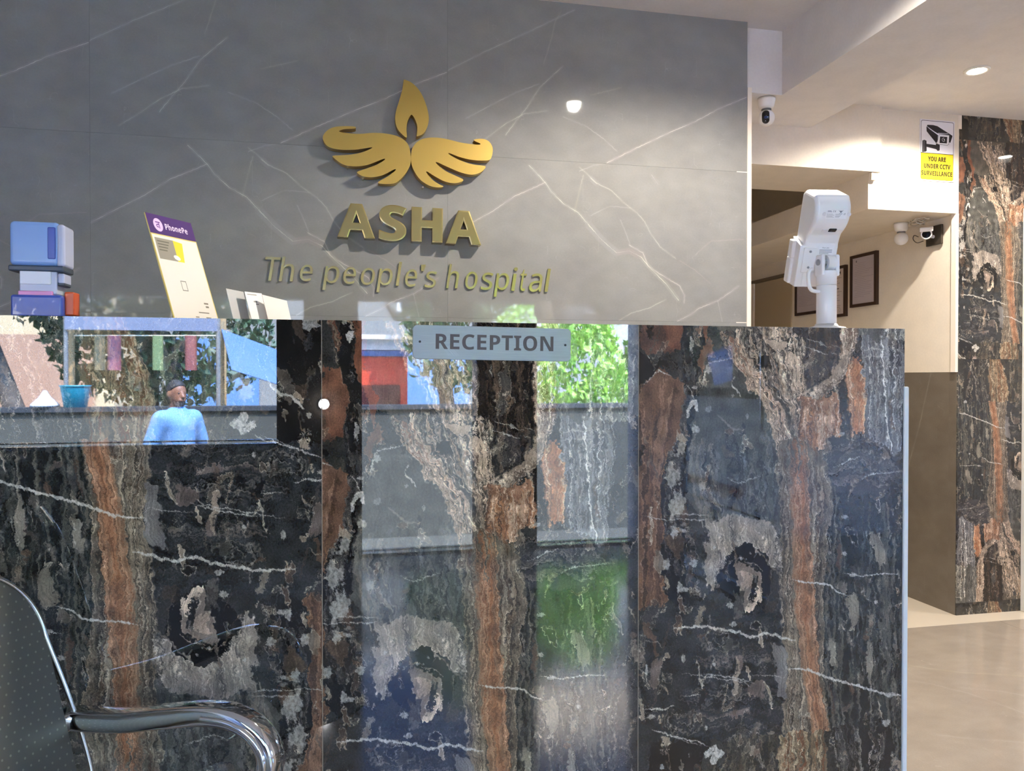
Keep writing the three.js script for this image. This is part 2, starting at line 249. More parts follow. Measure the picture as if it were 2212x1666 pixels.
  vein(C, 4, [[55, 580], [200, 560], [440, 570]], 0.5); vein(C, 3, [[560, 290], [640, 325], [720, 310], [830, 270]], 0.7);
  // far end veins
  vein(Fc, 5, [[30, 935], [400, 940], [800, 935]], 0.0); vein(Fc, 5, [[1660, 850], [1740, 890], [1860, 920], [2000, 965], [2130, 1010]], 0.85); vein(Fc, 8, [[1760, 460], [1800, 540], [1860, 585], [1930, 600], [2020, 690]], 0.85);
  shapeW(Fc, [[1570, 815], [1600, 800], [1620, 815], [1650, 770], [1695, 760], [1700, 800], [1650, 840], [1600, 860]]); blob(Fc, 1575, 490, 50, 60, [170, 164, 156]); blob(Fc, 1630, 560, 60, 90, [176, 150, 138]); blob(Fc, 2060, 120, 70, 60, [190, 186, 178]);
  vein(Fc, 6, [[-20, 1195], [130, 1240]], 0.0); vein(Fc, 3, [[940, 1335], [1130, 1365], [1280, 1370]], 0.6); vein(Fc, 4, [[1260, 1310], [1400, 1350], [1560, 1385], [1700, 1400]], 0.7);

  // ---- combine: warp the painted ground a little, add mottling, bands, crackle and grain
  const n1 = createNoise2D(rng(11)), n2 = createNoise2D(rng(12)), n3 = createNoise2D(rng(13)), n4 = createNoise2D(rng(14));
  const G = g.getImageData(0, 0, TW, TH).data, V = v.getImageData(0, 0, TW, TH).data, out = new Uint8Array(TW * TH * 4), grain = rng(5);
  for (let y = 0; y < TH; y++) for (let x = 0; x < TW; x++) {
    const big = n1(x / 150, y / 240), mid = n2(x / 40, y / 64), wob = n3(x / 15, y / 22), fine = n4(x / 5, y / 7);
    const wx = big * 8 + mid * 6 + wob * 4 + fine * 2.2, wy = n2(x / 80 + 50, y / 80) * 14 + n3(x / 18 + 9, y / 18) * 7 + fine * 3;
    const sx = clamp(Math.round(x + wx), 0, TW - 1), sy = clamp(Math.round(y + wy), 0, TH - 1), s = (sy * TW + sx) * 4;
    let r = G[s], gg = G[s + 1], b = G[s + 2];
    const lum = (r + gg + b) / 3;
    const f = x + big * 16 + mid * 6, band = n4(f / 7, y / 300) * 0.5 + n1(f / 3.1 + 30, y / 160) * 0.5;
    const mott = n3(x / 9 + 3, y / 11 + 60) * 0.5 + n1(x / 4.2, y / 4.6 + 15) * 0.5;
    const e1 = (clamp(sy, 0, TH - 1) * TW + clamp(sx + 4, 0, TW - 1)) * 4, e2 = (clamp(sy + 5, 0, TH - 1) * TW + sx) * 4, edge = smooth(Math.abs(G[e1] + G[e1 + 1] + G[e1 + 2] - lum * 3) + Math.abs(G[e2] + G[e2 + 1] + G[e2 + 2] - lum * 3), 50, 170) * smooth(wob + mid * 0.5, -0.5, 0.7);
    let k = 0.82 + 0.28 * smooth(lum, 28, 120) + band * 0.22 * smooth(lum, 40, 110) + n3(x / 70, y / 70 + 40) * 0.16 + mott * (0.13 + 0.16 * smooth(90 - lum, 0, 60)) + (grain() - 0.5) * 0.26;
    // crackle: thin pale contour lines, mostly in the dark stone
    const c1 = Math.abs(n2(x / 48 + mid * 0.6 + 70, y / 60 + wob * 0.25)), c2 = Math.abs(n1(x / 22 + 12 + wob * 0.2, y / 27 + mid * 0.7));
    const mask = smooth(n3(x / 110 + 5, y / 110), -0.2, 0.45);
    const crack = (smooth(0.035 - c1, 0, 0.035) * 0.6 + smooth(0.04 - c2, 0, 0.04) * 0.4) * mask * (0.5 + 0.5 * wob) * smooth(100 - lum, 0, 50);
    // salt-like specks
    const sp = n4(x / 2.3 + 200, y / 2.3) * 0.55 + n2(x / 1.6, y / 1.6 + 77) * 0.45, dens = smooth(n1(x / 80 + 90, y / 80), -0.2, 0.7);
    const speck = smooth(sp, 0.6 - dens * 0.28, 0.92 - dens * 0.2) * (0.25 + dens * 0.45);
    r *= k; gg *= k; b *= k;
    const add = crack * 84 + speck * 66 + edge * 46; r += add; gg += add * 0.95; b += add * 0.88;
    const vx = clamp(Math.round(x + wob * 2 + fine * 2), 0, TW - 1), vy = clamp(Math.round(y + mid * 2 + fine * 2), 0, TH - 1), q = (vy * TW + vx) * 4, a = V[q + 3] / 255 * clamp(0.82 + wob * 0.2 + mott * 0.3, 0, 1);
    const o4 = ((TH - 1 - y) * TW + x) * 4;
    out[o4] = clamp(lerp(r * 1.08, V[q], a), 0, 255); out[o4 + 1] = clamp(lerp(gg * 1.07, V[q + 1], a), 0, 255); out[o4 + 2] = clamp(lerp(b * 1.04, V[q + 2], a), 0, 255); out[o4 + 3] = 255;
  }
  const t = new THREE.DataTexture(out, TW, TH); t.colorSpace = THREE.SRGBColorSpace; t.magFilter = THREE.LinearFilter; t.wrapS = t.wrapT = THREE.RepeatWrapping; t.needsUpdate = true;
  return t;
}
// stone with a soft cloudy ground and thin pale veins; veins in millimetres on the tile
function veinedStone(w, h, mmw, mmh, base, veins, seed, cloud = 7, warm = 0.9) {
  const o = canvas(w, h), v = o.getContext('2d'), R = rng(seed), n1 = createNoise2D(rng(seed + 1)), n2 = createNoise2D(rng(seed + 2)), n3 = createNoise2D(rng(seed + 3));
  v.lineCap = v.lineJoin = 'round';
  for (const [wid, al, pts] of veins) {
    const P = pts.map(([x, y]) => [x * w / mmw, y * h / mmh]);
    const q = []; for (let i = 0; i + 1 < P.length; i++) { const n = Math.max(2, Math.round(Math.hypot(P[i + 1][0] - P[i][0], P[i + 1][1] - P[i][1]) / 8)); for (let k = 0; k < n; k++) q.push([lerp(P[i][0], P[i + 1][0], k / n) + (R() - 0.5) * 2, lerp(P[i][1], P[i + 1][1], k / n) + (R() - 0.5) * 2.4]); }
    q.push(P[P.length - 1]);
    for (let i = 0; i + 1 < q.length; i++) { const wob = 0.55 + 0.45 * n1(i * 0.09, wid + al * 9); v.strokeStyle = `rgba(236,226,210,${clamp(al * (0.25 + 0.65 * wob), 0, 1)})`; v.lineWidth = wid * (0.2 + wob * 0.5); v.beginPath(); v.moveTo(...q[i]); v.lineTo(...q[i + 1]); v.stroke(); v.strokeStyle = `rgba(225,216,204,${al * 0.05})`; v.lineWidth = wid * 5; v.stroke(); }
  }
  const V = v.getImageData(0, 0, w, h).data, out = new Uint8Array(w * h * 4), gr = rng(seed + 9);
  for (let y = 0; y < h; y++) for (let x = 0; x < w; x++) {
    const X = x / w * mmw, Y = y / h * mmh, c = n1(X / 260, Y / 200) * 0.6 + n2(X / 90, Y / 60) * 0.3 + n3(X / 14, Y / 10) * 0.16, hair = smooth(0.02 - Math.abs(n2(X / 170 + 4, Y / 120 + n3(X / 60, Y / 60) * 0.3)), 0, 0.02) * smooth(n3(X / 200 + 7, Y / 200), 0.1, 0.6);
    const k = c * cloud + (gr() - 0.5) * 6 + hair * 14, q = (y * w + x) * 4, a = V[q + 3] / 255, i = ((h - 1 - y) * w + x) * 4;
    for (let ch = 0; ch < 3; ch++) out[i + ch] = clamp(lerp(base[ch] + k * (ch === 2 ? warm : 1), V[q + ch], a), 0, 255);
    out[i + 3] = 255;
  }
  const t = new THREE.DataTexture(out, w, h); t.colorSpace = THREE.SRGBColorSpace; t.magFilter = THREE.LinearFilter; t.wrapS = t.wrapT = THREE.RepeatWrapping; t.needsUpdate = true;
  return t;
}
const marbleTex = darkMarble();
const marble = new THREE.MeshPhysicalMaterial({ map: marbleTex, roughness: 0.012, ior: 1.66 });
// grey wall tiles, 1.2 m x 0.6 m
const gcrop = (y1) => (x, y) => { const p = onZ(880 + x / 2.38, y / 2.38, WALL_Z); return [(p[0] - 0.345) * 1000, (y1 - p[1]) * 1000]; };
const gm = (y1, list) => list.map(([w, a, pts]) => [w, a, pts.map(([x, y]) => gcrop(y1)(x, y))]);
const greyA = veinedStone(1536, 768, 1200, 600, [141, 139, 135], gm(1.993, [
  [3.4, 0.75, [[625, 850], [655, 880], [710, 940], [740, 985], [800, 1045], [880, 1095], [930, 1155]]], [8, 0.4, [[930, 1155], [1000, 1235], [1075, 1300]]], [6, 0.35, [[1075, 1300], [1140, 1290], [1200, 1320]]],
  [5, 0.7, [[1200, 1320], [1250, 1380], [1330, 1460], [1395, 1545]]], [3, 0.8, [[1140, 1260], [1210, 1300], [1240, 1370], [1300, 1410], [1400, 1470], [1425, 1520], [1422, 1560]]],
  [2.6, 0.7, [[885, 860], [920, 890], [970, 940], [1050, 980], [1110, 1040], [1180, 1095], [1220, 1140], [1250, 1200], [1300, 1270], [1380, 1330]]], [6, 0.5, [[940, 915], [975, 945]]],
  [3.2, 0.85, [[200, 1220], [340, 1140], [440, 1085], [550, 1010], [640, 970], [710, 938]]], [3.4, 0.85, [[1385, 1655], [1460, 1615], [1500, 1585], [1600, 1545], [1705, 1470]]], [2.4, 0.7, [[1085, 1650], [1150, 1610], [1240, 1585], [1330, 1540]]],
  [2, 0.4, [[1150, 1070], [1040, 1060], [940, 1110]]], [3, 0.25, [[860, 1090], [880, 1000], [905, 900]]], [2, 0.5, [[1095, 1130], [1120, 1190], [1145, 1260]]], [2, 0.45, [[1595, 1545], [1620, 1660]]], [1.6, 0.35, [[1400, 1340], [1480, 1390], [1560, 1460]]], [5, 0.2, [[1255, 900], [1290, 950]]],
  [2.2, 0.5, [[1025, 838], [960, 850], [885, 880]]], [1.8, 0.35, [[1730, 1230], [1560, 1240], [1480, 1310]]],
]), 21);
const greyB = veinedStone(1536, 768, 1200, 600, [141, 139, 135], gm(2.593, [
  [3.2, 0.85, [[1025, 838], [1190, 755], [1340, 685], [1480, 625], [1600, 560], [1745, 500]]], [3, 0.75, [[505, 695], [560, 620], [610, 560], [680, 450], [740, 395], [800, 340]]],
  [2.6, 0.7, [[330, 760], [400, 715], [500, 640], [600, 585], [720, 570]]], [2.4, 0.55, [[300, 610], [450, 530], [560, 475], [680, 430]]], [2.6, 0.45, [[800, 600], [920, 650], [1010, 715], [1080, 780]]],
  [3, 0.6, [[180, 375], [400, 265], [620, 165], [860, 50]]], [2.4, 0.3, [[700, 330], [740, 200], [760, 110], [790, 60]]], [3, 0.3, [[940, 490], [1100, 450]]],
]), 31);
const greyTile = [greyA, greyB].map((map) => new THREE.MeshPhysicalMaterial({ map, roughness: 0.03, ior: 1.5 }));
const rv = rng(77);
const floorVeins = Array.from({ length: 9 }, () => { let x = rv() * 1600, y = rv() * 1600, a = -0.6 + rv() * 0.5; const p = []; for (let k = 0; k < 7; k++) { p.push([x, y]); a += (rv() - 0.5) * 0.7; x += Math.cos(a) * 130; y += Math.sin(a) * 130; } return [2 + rv() * 3, 0.12 + rv() * 0.22, p]; });
const floorTex = veinedStone(1024, 1024, 1600, 1600, [168, 156, 143], floorVeins, 41, 8, 0.9);
const floorMat = new THREE.MeshPhysicalMaterial({ map: floorTex, roughness: 0.1, ior: 1.5 });
const plasterTex = (() => { const w = 512, out = new Uint8Array(w * w * 4), n = createNoise2D(rng(3)), gr = rng(4); for (let i = 0; i < w * w; i++) { const x = i % w, y = (i / w) | 0, k = n(x / 60, y / 60) * 3 + n(x / 9, y / 9) * 2 + (gr() - 0.5) * 3; for (let c = 0; c < 3; c++) out[i * 4 + c] = clamp(246 + k, 0, 255); out[i * 4 + 3] = 255; } const t = new THREE.DataTexture(out, w, w); t.colorSpace = THREE.SRGBColorSpace; t.magFilter = THREE.LinearFilter; t.wrapS = t.wrapT = THREE.RepeatWrapping; t.needsUpdate = true; return t; })();
const whitePaint = std('#e9e3df', 0.75, 0, { map: plasterTex });
const creamPaint = std('#eee2d0', 0.55, 0, { map: plasterTex });
const creamTrim = std('#efe2d2', 0.45);

// ---------------------------------------------------------------- the room
// floor: large polished tiles in front, cream tiles in the passage
const floor = struct('floor', 'polished beige marble floor', 'floor');
mesh('floor_bed', boxGeo(-3.2, -0.12, -6.4, 4.4, -0.012, 2.4), std('#8d8276', 0.9), floor);
{
  const xs = [-3.2, -1.75, -0.15, 1.45, 3.05, 4.4], zs = [-3.083, -1.483, 0.117, 1.717, 2.4], k = [];
  for (let j = 0; j + 1 < zs.length; j++) for (let i = 0; i + 1 < xs.length; i++) {
    const g = boxGeo(xs[i] + 0.001, -0.012, zs[j] + 0.001, xs[i + 1] - 0.001, 0, zs[j + 1] - 0.001), uv = g.attributes.uv;
    for (let q = 0; q < uv.count; q++) uv.setXY(q, (uv.getX(q) - xs[i]) / 1.6 + (i * 0.37), (uv.getY(q) - zs[j]) / 1.6 + j * 0.29);
    mesh('tile', g, floorMat, floor);
  }
  const cream = new THREE.MeshPhysicalMaterial({ color: '#e2d5c2', roughness: 0.15 });
  for (let j = 0; j < 6; j++) for (const [x0, x1] of [[1.3, 2.5], [2.5, 3.7]]) mesh('tile', boxGeo(x0 + 0.001, -0.012, -3.083 - 0.6 * (j + 1) + 0.001, x1 - 0.001, 0, -3.083 - 0.6 * j - 0.001), cream, floor);
}
// wall behind the desk, grey marble tiles
const wallBack = struct('wall_back', 'grey veined marble tile wall behind the reception desk', 'wall');
mesh('wall_core', boxGeo(-3.2, 0, WALL_Z - 0.16, 1.535, 2.75, WALL_Z - 0.012), std('#b9b2a6', 0.9), wallBack);
{
  const xs = [-3.255, -2.055, -0.855, 0.345, 1.545], ys = [0, 0.193, 0.793, 1.393, 1.993, 2.593];
  for (let r = 0; r < 5; r++) for (let i = 0; i < 4; i++) {
    const x0 = Math.max(xs[i], -3.2), g = boxGeo(x0 + 0.0002, ys[r] + 0.0003, WALL_Z - 0.012, xs[i + 1] - 0.0002, ys[r + 1] - 0.0003, WALL_Z), uv = g.attributes.uv;
    for (let q = 0; q < uv.count; q++) uv.setXY(q, (uv.getX(q) - xs[i]) / 1.2, 1 - (ys[r + 1] - uv.getY(q)) / 0.6);
    mesh('tile', g, greyTile[r % 2 ? 0 : 1], wallBack);
  }
  for (const y of [1.393, 1.993]) mesh('joint_filler', boxGeo(1.50, y - 0.0015, WALL_Z - 0.002, 1.545, y + 0.0015, WALL_Z + 0.0006), creamTrim, wallBack);
}
const trim1 = struct('trim_1', 'cream vertical edge trim at the end of the grey marble wall', 'trim');
mesh('edge_strip', boxGeo(1.545, 0, WALL_Z - 0.16, 1.563, 2.33, WALL_Z + 0.003), creamTrim, trim1);
// ceilings and beams
const ceiling = struct('ceiling', 'white plaster ceiling with dropped beams', 'ceiling');
mesh('ceiling_panel', boxGeo(-3.2, 2.59, -2.95, 1.725, 2.75, 2.4), whitePaint, ceiling);
mesh('beam', boxGeo(1.725, 2.33, -3.6, 2.077, 2.75, 2.4), whitePaint, ceiling);
mesh('beam', boxGeo(1.47, 2.33, -3.6, 1.725, 2.75, -2.826), whitePaint, ceiling);
mesh('ceiling_panel', boxGeo(2.077, 2.458, -3.6, 4.4, 2.75, 2.4), whitePaint, ceiling);
mesh('passage_ceiling', boxGeo(1.3, 2.62, -6.4, 3.2, 2.75, -3.55), creamPaint, ceiling);
// bulkhead over the passage
const wallBulk = struct('wall_bulkhead', 'cream plaster bulkhead above the passage opening', 'wall');
mesh('bulkhead', boxGeo(1.40, 2.147, -3.59, 2.455, 2.62, -3.168), creamPaint, wallBulk);
mesh('bulkhead_lip', boxGeo(2.409, 2.11, -3.197, 2.437, 2.1465, -3.176), creamPaint, wallBulk);
mesh('lintel', boxGeo(2.407, 1.977, -3.60, 2.91, 2.62, PILLAR_Z), creamPaint, wallBulk);
mesh('duct_box', boxGeo(2.407, 1.977, -6.3, 2.91, 2.12, -3.60), creamPaint, wallBulk);
// passage side wall with dado, back and left
const wallSide = struct('wall_right', 'cream passage wall with grey marble dado', 'wall');
mesh('wall_core', boxGeo(2.91, 1.2, -6.4, 3.06, 2.62, PILLAR_Z - 0.02), creamPaint, wallSide);
mesh('wall_base', boxGeo(2.922, 0, -6.4, 3.06, 1.2, PILLAR_Z - 0.02), creamPaint, wallSide);
{
  const dadoMat = new THREE.MeshPhysicalMaterial({ map: veinedStone(640, 1024, 650, 1200, [112, 103, 92], [[2.6, 0.4, [[120, 0], [200, 280], [300, 560], [360, 700]]], [2.2, 0.35, [[330, 640], [420, 900], [470, 1200]]], [2, 0.2, [[600, 100], [520, 400], [480, 620]]]], 51, 7), roughness: 0.2 });
  const zs = [PILLAR_Z - 0.004, -3.85, -4.6];
  for (let i = 0; i < 2; i++) { const g = boxGeo(2.908, 0, zs[i + 1] + 0.0008, 2.922, 1.2, zs[i] - 0.0008), uv = g.attributes.uv; for (let q = 0; q < uv.count; q++) uv.setXY(q, -uv.getX(q) / 0.65 + i * 0.4, uv.getY(q) / 1.2); mesh('tile', g, dadoMat, wallSide); }
}
const trim2 = struct('trim_2', 'cream plaster corner strip beside the dark marble pillar', 'trim');
mesh('corner_strip', boxGeo(2.896, 1.2, PILLAR_Z - 0.03, 2.911, 1.977, PILLAR_Z + 0.001), creamTrim, trim2);
mesh('corner_strip', boxGeo(2.905, 2.39, PILLAR_Z - 0.01, 2.924, 2.4575, PILLAR_Z + 0.0015), creamTrim, trim2);
const door1 = struct('door_1', 'closed cream flush door in the passage wall', 'door');
{ const z0 = -5.1, z1 = -4.63; mesh('door_leaf', boxGeo(2.900, 0, z0, 2.93, 1.86, z1), std('#b3a184', 0.6), door1); mesh('door_head', boxGeo(2.893, 1.862, z0 - 0.05, 2.93, 1.885, z1 + 0.02), std('#6d5f4c', 0.7), door1); mesh('door_post', boxGeo(2.888, 0, z0 - 0.05, 2.93, 1.862, z0 - 0.002), creamPaint, door1); mesh('door_handle', new THREE.SphereGeometry(0.022, 16, 12), std('#b9b4ab', 0.25, 1), door1, [2.885, 0.95, z1 - 0.06]); }
const wallEnd = struct('wall_end', 'cream end wall of the passage', 'wall');
mesh('wall_panel', boxGeo(1.25, 0, -6.5, 3.06, 2.75, -6.4), creamPaint, wallEnd);
const wallPassage = struct('wall_passage', 'cream plaster wall on the near side of the passage', 'wall');
mesh('wall_panel', boxGeo(1.25, 0, -6.4, 1.40, 2.62, WALL_Z - 0.16), creamPaint, wallPassage);
// dark marble pillar
const pillar = struct('wall_pillar', 'dark brown marble clad pillar beside the passage', 'pillar');
mesh('pillar_core', boxGeo(2.925, 0, -3.6, 3.45, 2.458, PILLAR_Z - 0.013), std('#4a4038', 0.9), pillar);
function marbleSlab(x0, y0, x1, y1, z0, z1, mapper, parent, name = 'slab') {
  const g = boxGeo(x0, y0, z0, x1, y1, z1), p = g.attributes.position, uv = g.attributes.uv;
  for (let i = 0; i < p.count; i++) { const m = mapper(p.getX(i), p.getY(i)); uv.setXY(i, m[0] / TMW, 1 - m[1] / TMH); }
  return mesh(name, g, marble, parent);
}
marbleSlab(2.911, 1.2645, 3.30, 2.458, PILLAR_Z - 0.013, PILLAR_Z, (x, y) => [(x - 2.911) * 1000 + 60, (2.458 - y) * 1000 - 118], pillar);
marbleSlab(2.911, 0, 3.30, 1.2635, PILLAR_Z - 0.013, PILLAR_Z, (x, y) => [600 - (x - 2.911) * 1000, 1204 - (1.264 - y) * 1000], pillar);
const trim3 = struct('trim_3', 'white door frame post beside the marble pillar', 'trim');
mesh('frame_post', new RoundedBoxGeometry(0.09, 2.02, 0.05, 2, 0.004), std('#e8e4de', 0.4), trim3, [3.285 + 0.045, 1.01, PILLAR_Z + 0.025]);
const wallFar = struct('wall_far', 'cream wall right of the marble pillar', 'wall');
mesh('wall_panel', boxGeo(3.30, 0, -3.35, 4.4, 2.6, PILLAR_Z - 0.02), creamPaint, wallFar);
const wallEast = struct('wall_east', 'white room wall on the right', 'wall');
for (const [y0, y1, z0, z1] of [[-0.5, 0.45, -3.6, 2.4], [1.15, 2.75, -3.6, 2.4], [0.45, 1.15, -3.6, 0.6], [0.45, 1.15, 1.5, 2.4]]) mesh('wall_panel', boxGeo(4.4, y0, z0, 4.55, y1, z1), whitePaint, wallEast);
const wallWest = struct('wall_left', 'white room wall on the left', 'wall');
mesh('wall_panel', boxGeo(-3.35, -0.1, -2.95, -3.2, 2.75, 2.4), whitePaint, wallWest);
// street front: piers, sill and head around three glazed openings
const FZ = 2.2, FT = 0.2;
const fx = (px) => onZ(px, 1000, 2 * COUNTER_Z - FZ)[0];
const OPEN = [[-2.9, fx(598), 0.74], [fx(782), fx(1030), 0], [fx(1160), fx(1378), 0]];
const wallFront = struct('wall_front', 'street front wall with glazed openings', 'wall');
{
  const pier = std('#4b443d', 0.5), cut = [-3.2, ...OPEN.flatMap(([a, b]) => [a, b]), 4.4];
  for (let i = 0; i < cut.length; i += 2) mesh('pier', boxGeo(cut[i], -0.5, FZ, cut[i + 1], 2.75, FZ + FT), i === 6 ? whitePaint : pier, wallFront);
  for (const [a, b, s] of OPEN) { mesh('head', boxGeo(a, 1.95, FZ, b, 2.75, FZ + FT), whitePaint, wallFront); mesh('sill_wall', boxGeo(a, -0.5, FZ, b, s, FZ + FT), std('#5a564f', 0.6), wallFront); }
}
const glass = new THREE.MeshPhysicalMaterial({ color: '#ffffff', transmission: 1, thickness: 0, roughness: 0.0, ior: 1.45 });
const steel = std('#c9ccd0', 0.22, 1);
const addedWindow2 = struct('window_2', 'added side window in the right room wall that backlights the frosted film', 'window');  // unseen window, added so daylight backlights the frosted film
{ const p = mesh('pane', new THREE.PlaneGeometry(0.9, 0.7), glass, addedWindow2, [4.48, 0.8, 1.05]); p.rotation.y = Math.PI / 2; const fr = std('#d9d9d6', 0.4); for (const [y0, y1, z0, z1] of [[0.45, 0.48, 0.6, 1.5], [1.12, 1.15, 0.6, 1.5], [0.48, 1.12, 0.6, 0.63], [0.48, 1.12, 1.47, 1.5]]) mesh('frame', boxGeo(4.45, y0, z0, 4.5, y1, z1), fr, addedWindow2); }
OPEN.forEach(([a, b, s], i) => {
  const w = struct(i ? `door_${i + 1}` : 'window_1', i ? 'frameless glass shop-front panel' : 'wide glazed window above a low sill', i ? 'door' : 'window');
  const pane = new THREE.PlaneGeometry(b - a - 0.02, 1.95 - s - 0.02); mesh('pane', pane, glass, w, [(a + b) / 2, (s + 1.95) / 2, FZ + 0.1]);
  mesh('bottom_rail', boxGeo(a, s, FZ + 0.07, b, s + 0.012, FZ + 0.13), steel, w);
  mesh('bottom_rail', boxGeo(a, s + 0.028, FZ + 0.08, b, s + 0.036, FZ + 0.12), steel, w);
});

// ---------------------------------------------------------------- downlights
for (const [x, y, z, cd, label] of DOWNLIGHTS) {
  const d = thing('downlight', label, 'lamp', [x, y, z], 'recessed ceiling downlights');
  mesh('rim', lathe([[0.034, -0.001], [0.036, -0.006], [0.046, -0.007], [0.05, -0.003], [0.05, 0.0]], 40), std('#f2efe9', 0.35), d);
  mesh('lamp_face', new THREE.CylinderGeometry(0.034, 0.034, 0.003, 32), new THREE.MeshStandardMaterial({ color: '#ffffff', emissive: SPOT_WARM, emissiveIntensity: 60 }), d, [0, -0.003, 0]);
  const s = new THREE.SpotLight(SPOT_WARM, cd, 0, THREE.MathUtils.degToRad(77), 0.28, 2);
  s.position.set(x, y - 0.012, z); s.target.position.set(x, 0, z); s.castShadow = true; s.shadow.radius = 1.6; s.name = 'downlight_beam';
  scene.add(s, s.target);
}

// ---------------------------------------------------------------- reception counter
const counter = thing('reception_counter', 'long reception counter faced with dark brown and black veined marble slabs', 'counter');
{
  const z1 = COUNTER_Z, z0 = z1 - 0.014, xs = [-1.853, -1.253, -0.653, -0.053, 0.547, 1.142];
  const maps = [slabMap[2], slabMap[3], slabMap[1], slabMap[2], slabMap[3]], shift = [1.8, 1.8, 0, 0, 0];
  for (let i = 0; i < 5; i++) {
    const mapper = (x, y) => maps[i](x + shift[i], y);
    marbleSlab(xs[i] + 0.0006, 0, xs[i + 1] - 0.0006, COUNTER_Y, z0, z1, mapper, counter);
    if (i) mesh('joint_filler', boxGeo(xs[i] - 0.0009, 0, z0, xs[i] + 0.0009, COUNTER_Y - 0.001, z1 - 0.0003), std('#9a8c7a', 0.6), counter);
  }
  mesh('core', boxGeo(-1.853, 0, z1 - 0.50, 1.13, COUNTER_Y - 0.014, z0 - 0.0005), std('#4a3d33', 0.7), counter);
  marbleSlab(-1.853, COUNTER_Y - 0.0135, 1.142, COUNTER_Y, z1 - 0.52, z0 - 0.0002, (x, y) => [x * 1000, 300], counter, 'counter_top');
  marbleSlab(1.130, 0, 1.142, COUNTER_Y - 0.014, z1 - 0.50, z0 - 0.0004, (x, y) => [500, y * 1000], counter, 'end_panel');
  mesh('edge_strip', new RoundedBoxGeometry(0.012, 1.155, 0.02, 2, 0.003), std('#dfe3e6', 0.35), counter, [1.1445, 0.5775, z1 - 0.006]);
}
// brushed steel sign on the counter front
const loader = new FontLoader();
const fontBold = await loader.loadAsync('fonts/droid/droid_sans_bold.typeface.json');
const fontRegular = await loader.loadAsync('fonts/droid/droid_sans_regular.typeface.json');
function rrect(w, h, r) { const s = new THREE.Shape(); s.moveTo(-w / 2 + r, -h / 2); s.lineTo(w / 2 - r, -h / 2); s.absarc(w / 2 - r, -h / 2 + r, r, -Math.PI / 2, 0); s.lineTo(w / 2, h / 2 - r); s.absarc(w / 2 - r, h / 2 - r, r, 0, Math.PI / 2); s.lineTo(-w / 2 + r, h / 2); s.absarc(-w / 2 + r, h / 2 - r, r, Math.PI / 2, Math.PI); s.lineTo(-w / 2, -h / 2 + r); s.absarc(-w / 2 + r, -h / 2 + r, r, Math.PI, Math.PI * 1.5); return s; }
function fitText(text, font, w, h, depth, shear = 0, bevel = 0) {
  const g = new TextGeometry(text, { font, size: 1, depth: 1, curveSegments: 8, bevelEnabled: bevel > 0, bevelSize: bevel, bevelThickness: 0.02, bevelSegments: 1 });
  g.computeBoundingBox(); const b = g.boundingBox; g.translate(-b.min.x, -b.min.y, 0); g.scale(w / (b.max.x - b.min.x), h / (b.max.y - b.min.y), depth);
  if (shear) g.applyMatrix4(new THREE.Matrix4().set(1, shear, 0, 0, 0, 1, 0, 0, 0, 0, 1, 0, 0, 0, 0, 1));
  return g;
}
{
  const s = thing('reception_sign', 'brushed steel RECEPTION nameplate with rounded corners on the marble counter front', 'sign', [0.2585, 1.2378, COUNTER_Z]);
  s.rotation.z = -0.013;
  const c = canvas(1024, 256), g = c.getContext('2d'), R = rng(61); g.fillStyle = 'rgb(176,184,190)'; g.fillRect(0, 0, 1024, 256);
  for (let i = 0; i < 2600; i++) { const k = 160 + R() * 50; g.strokeStyle = `rgba(${k},${k + 6},${k + 10},0.25)`; g.lineWidth = 0.6 + R(); const y = R() * 256, x = R() * 1024; g.beginPath(); g.moveTo(x, y); g.lineTo(x + 60 + R() * 300, y + (R() - 0.5) * 2); g.stroke(); }
  for (let i = 0; i < 9; i++) { g.strokeStyle = 'rgba(226,230,232,0.8)'; g.lineWidth = 1; g.beginPath(); g.moveTo(180 + i * 7, 150 + R() * 12); g.lineTo(230 + i * 8, 210 + R() * 25); g.stroke(); }
  const t = canvasTex(c); t.repeat.set(1 / 0.3, 1 / 0.0625); t.offset.set(0.5, 0.5);
  mesh('plate', new THREE.ExtrudeGeometry(rrect(0.298, 0.0605, 0.008), { depth: 0.0016, bevelEnabled: true, bevelSize: 0.001, bevelThickness: 0.001, bevelSegments: 2, curveSegments: 8 }).translate(0, 0, 0.001), std('#dde1e6', 0.5, 0.3, { map: t }), s);
  const ink = std('#4d4548', 0.5);
  mesh('lettering', fitText('RECEPTION', fontBold, 0.2235, 0.0285, 0.0004), ink, s, [-0.108, -0.0125, 0.00361]);
  for (const x of [-0.137, 0.139]) mesh('screw_hole', new THREE.CylinderGeometry(0.0022, 0.0022, 0.0006, 16).rotateX(Math.PI / 2), std('#1d2124', 0.6), s, [x, x > 0 ? 0.0 : 0.0005, 0.00385]);
}

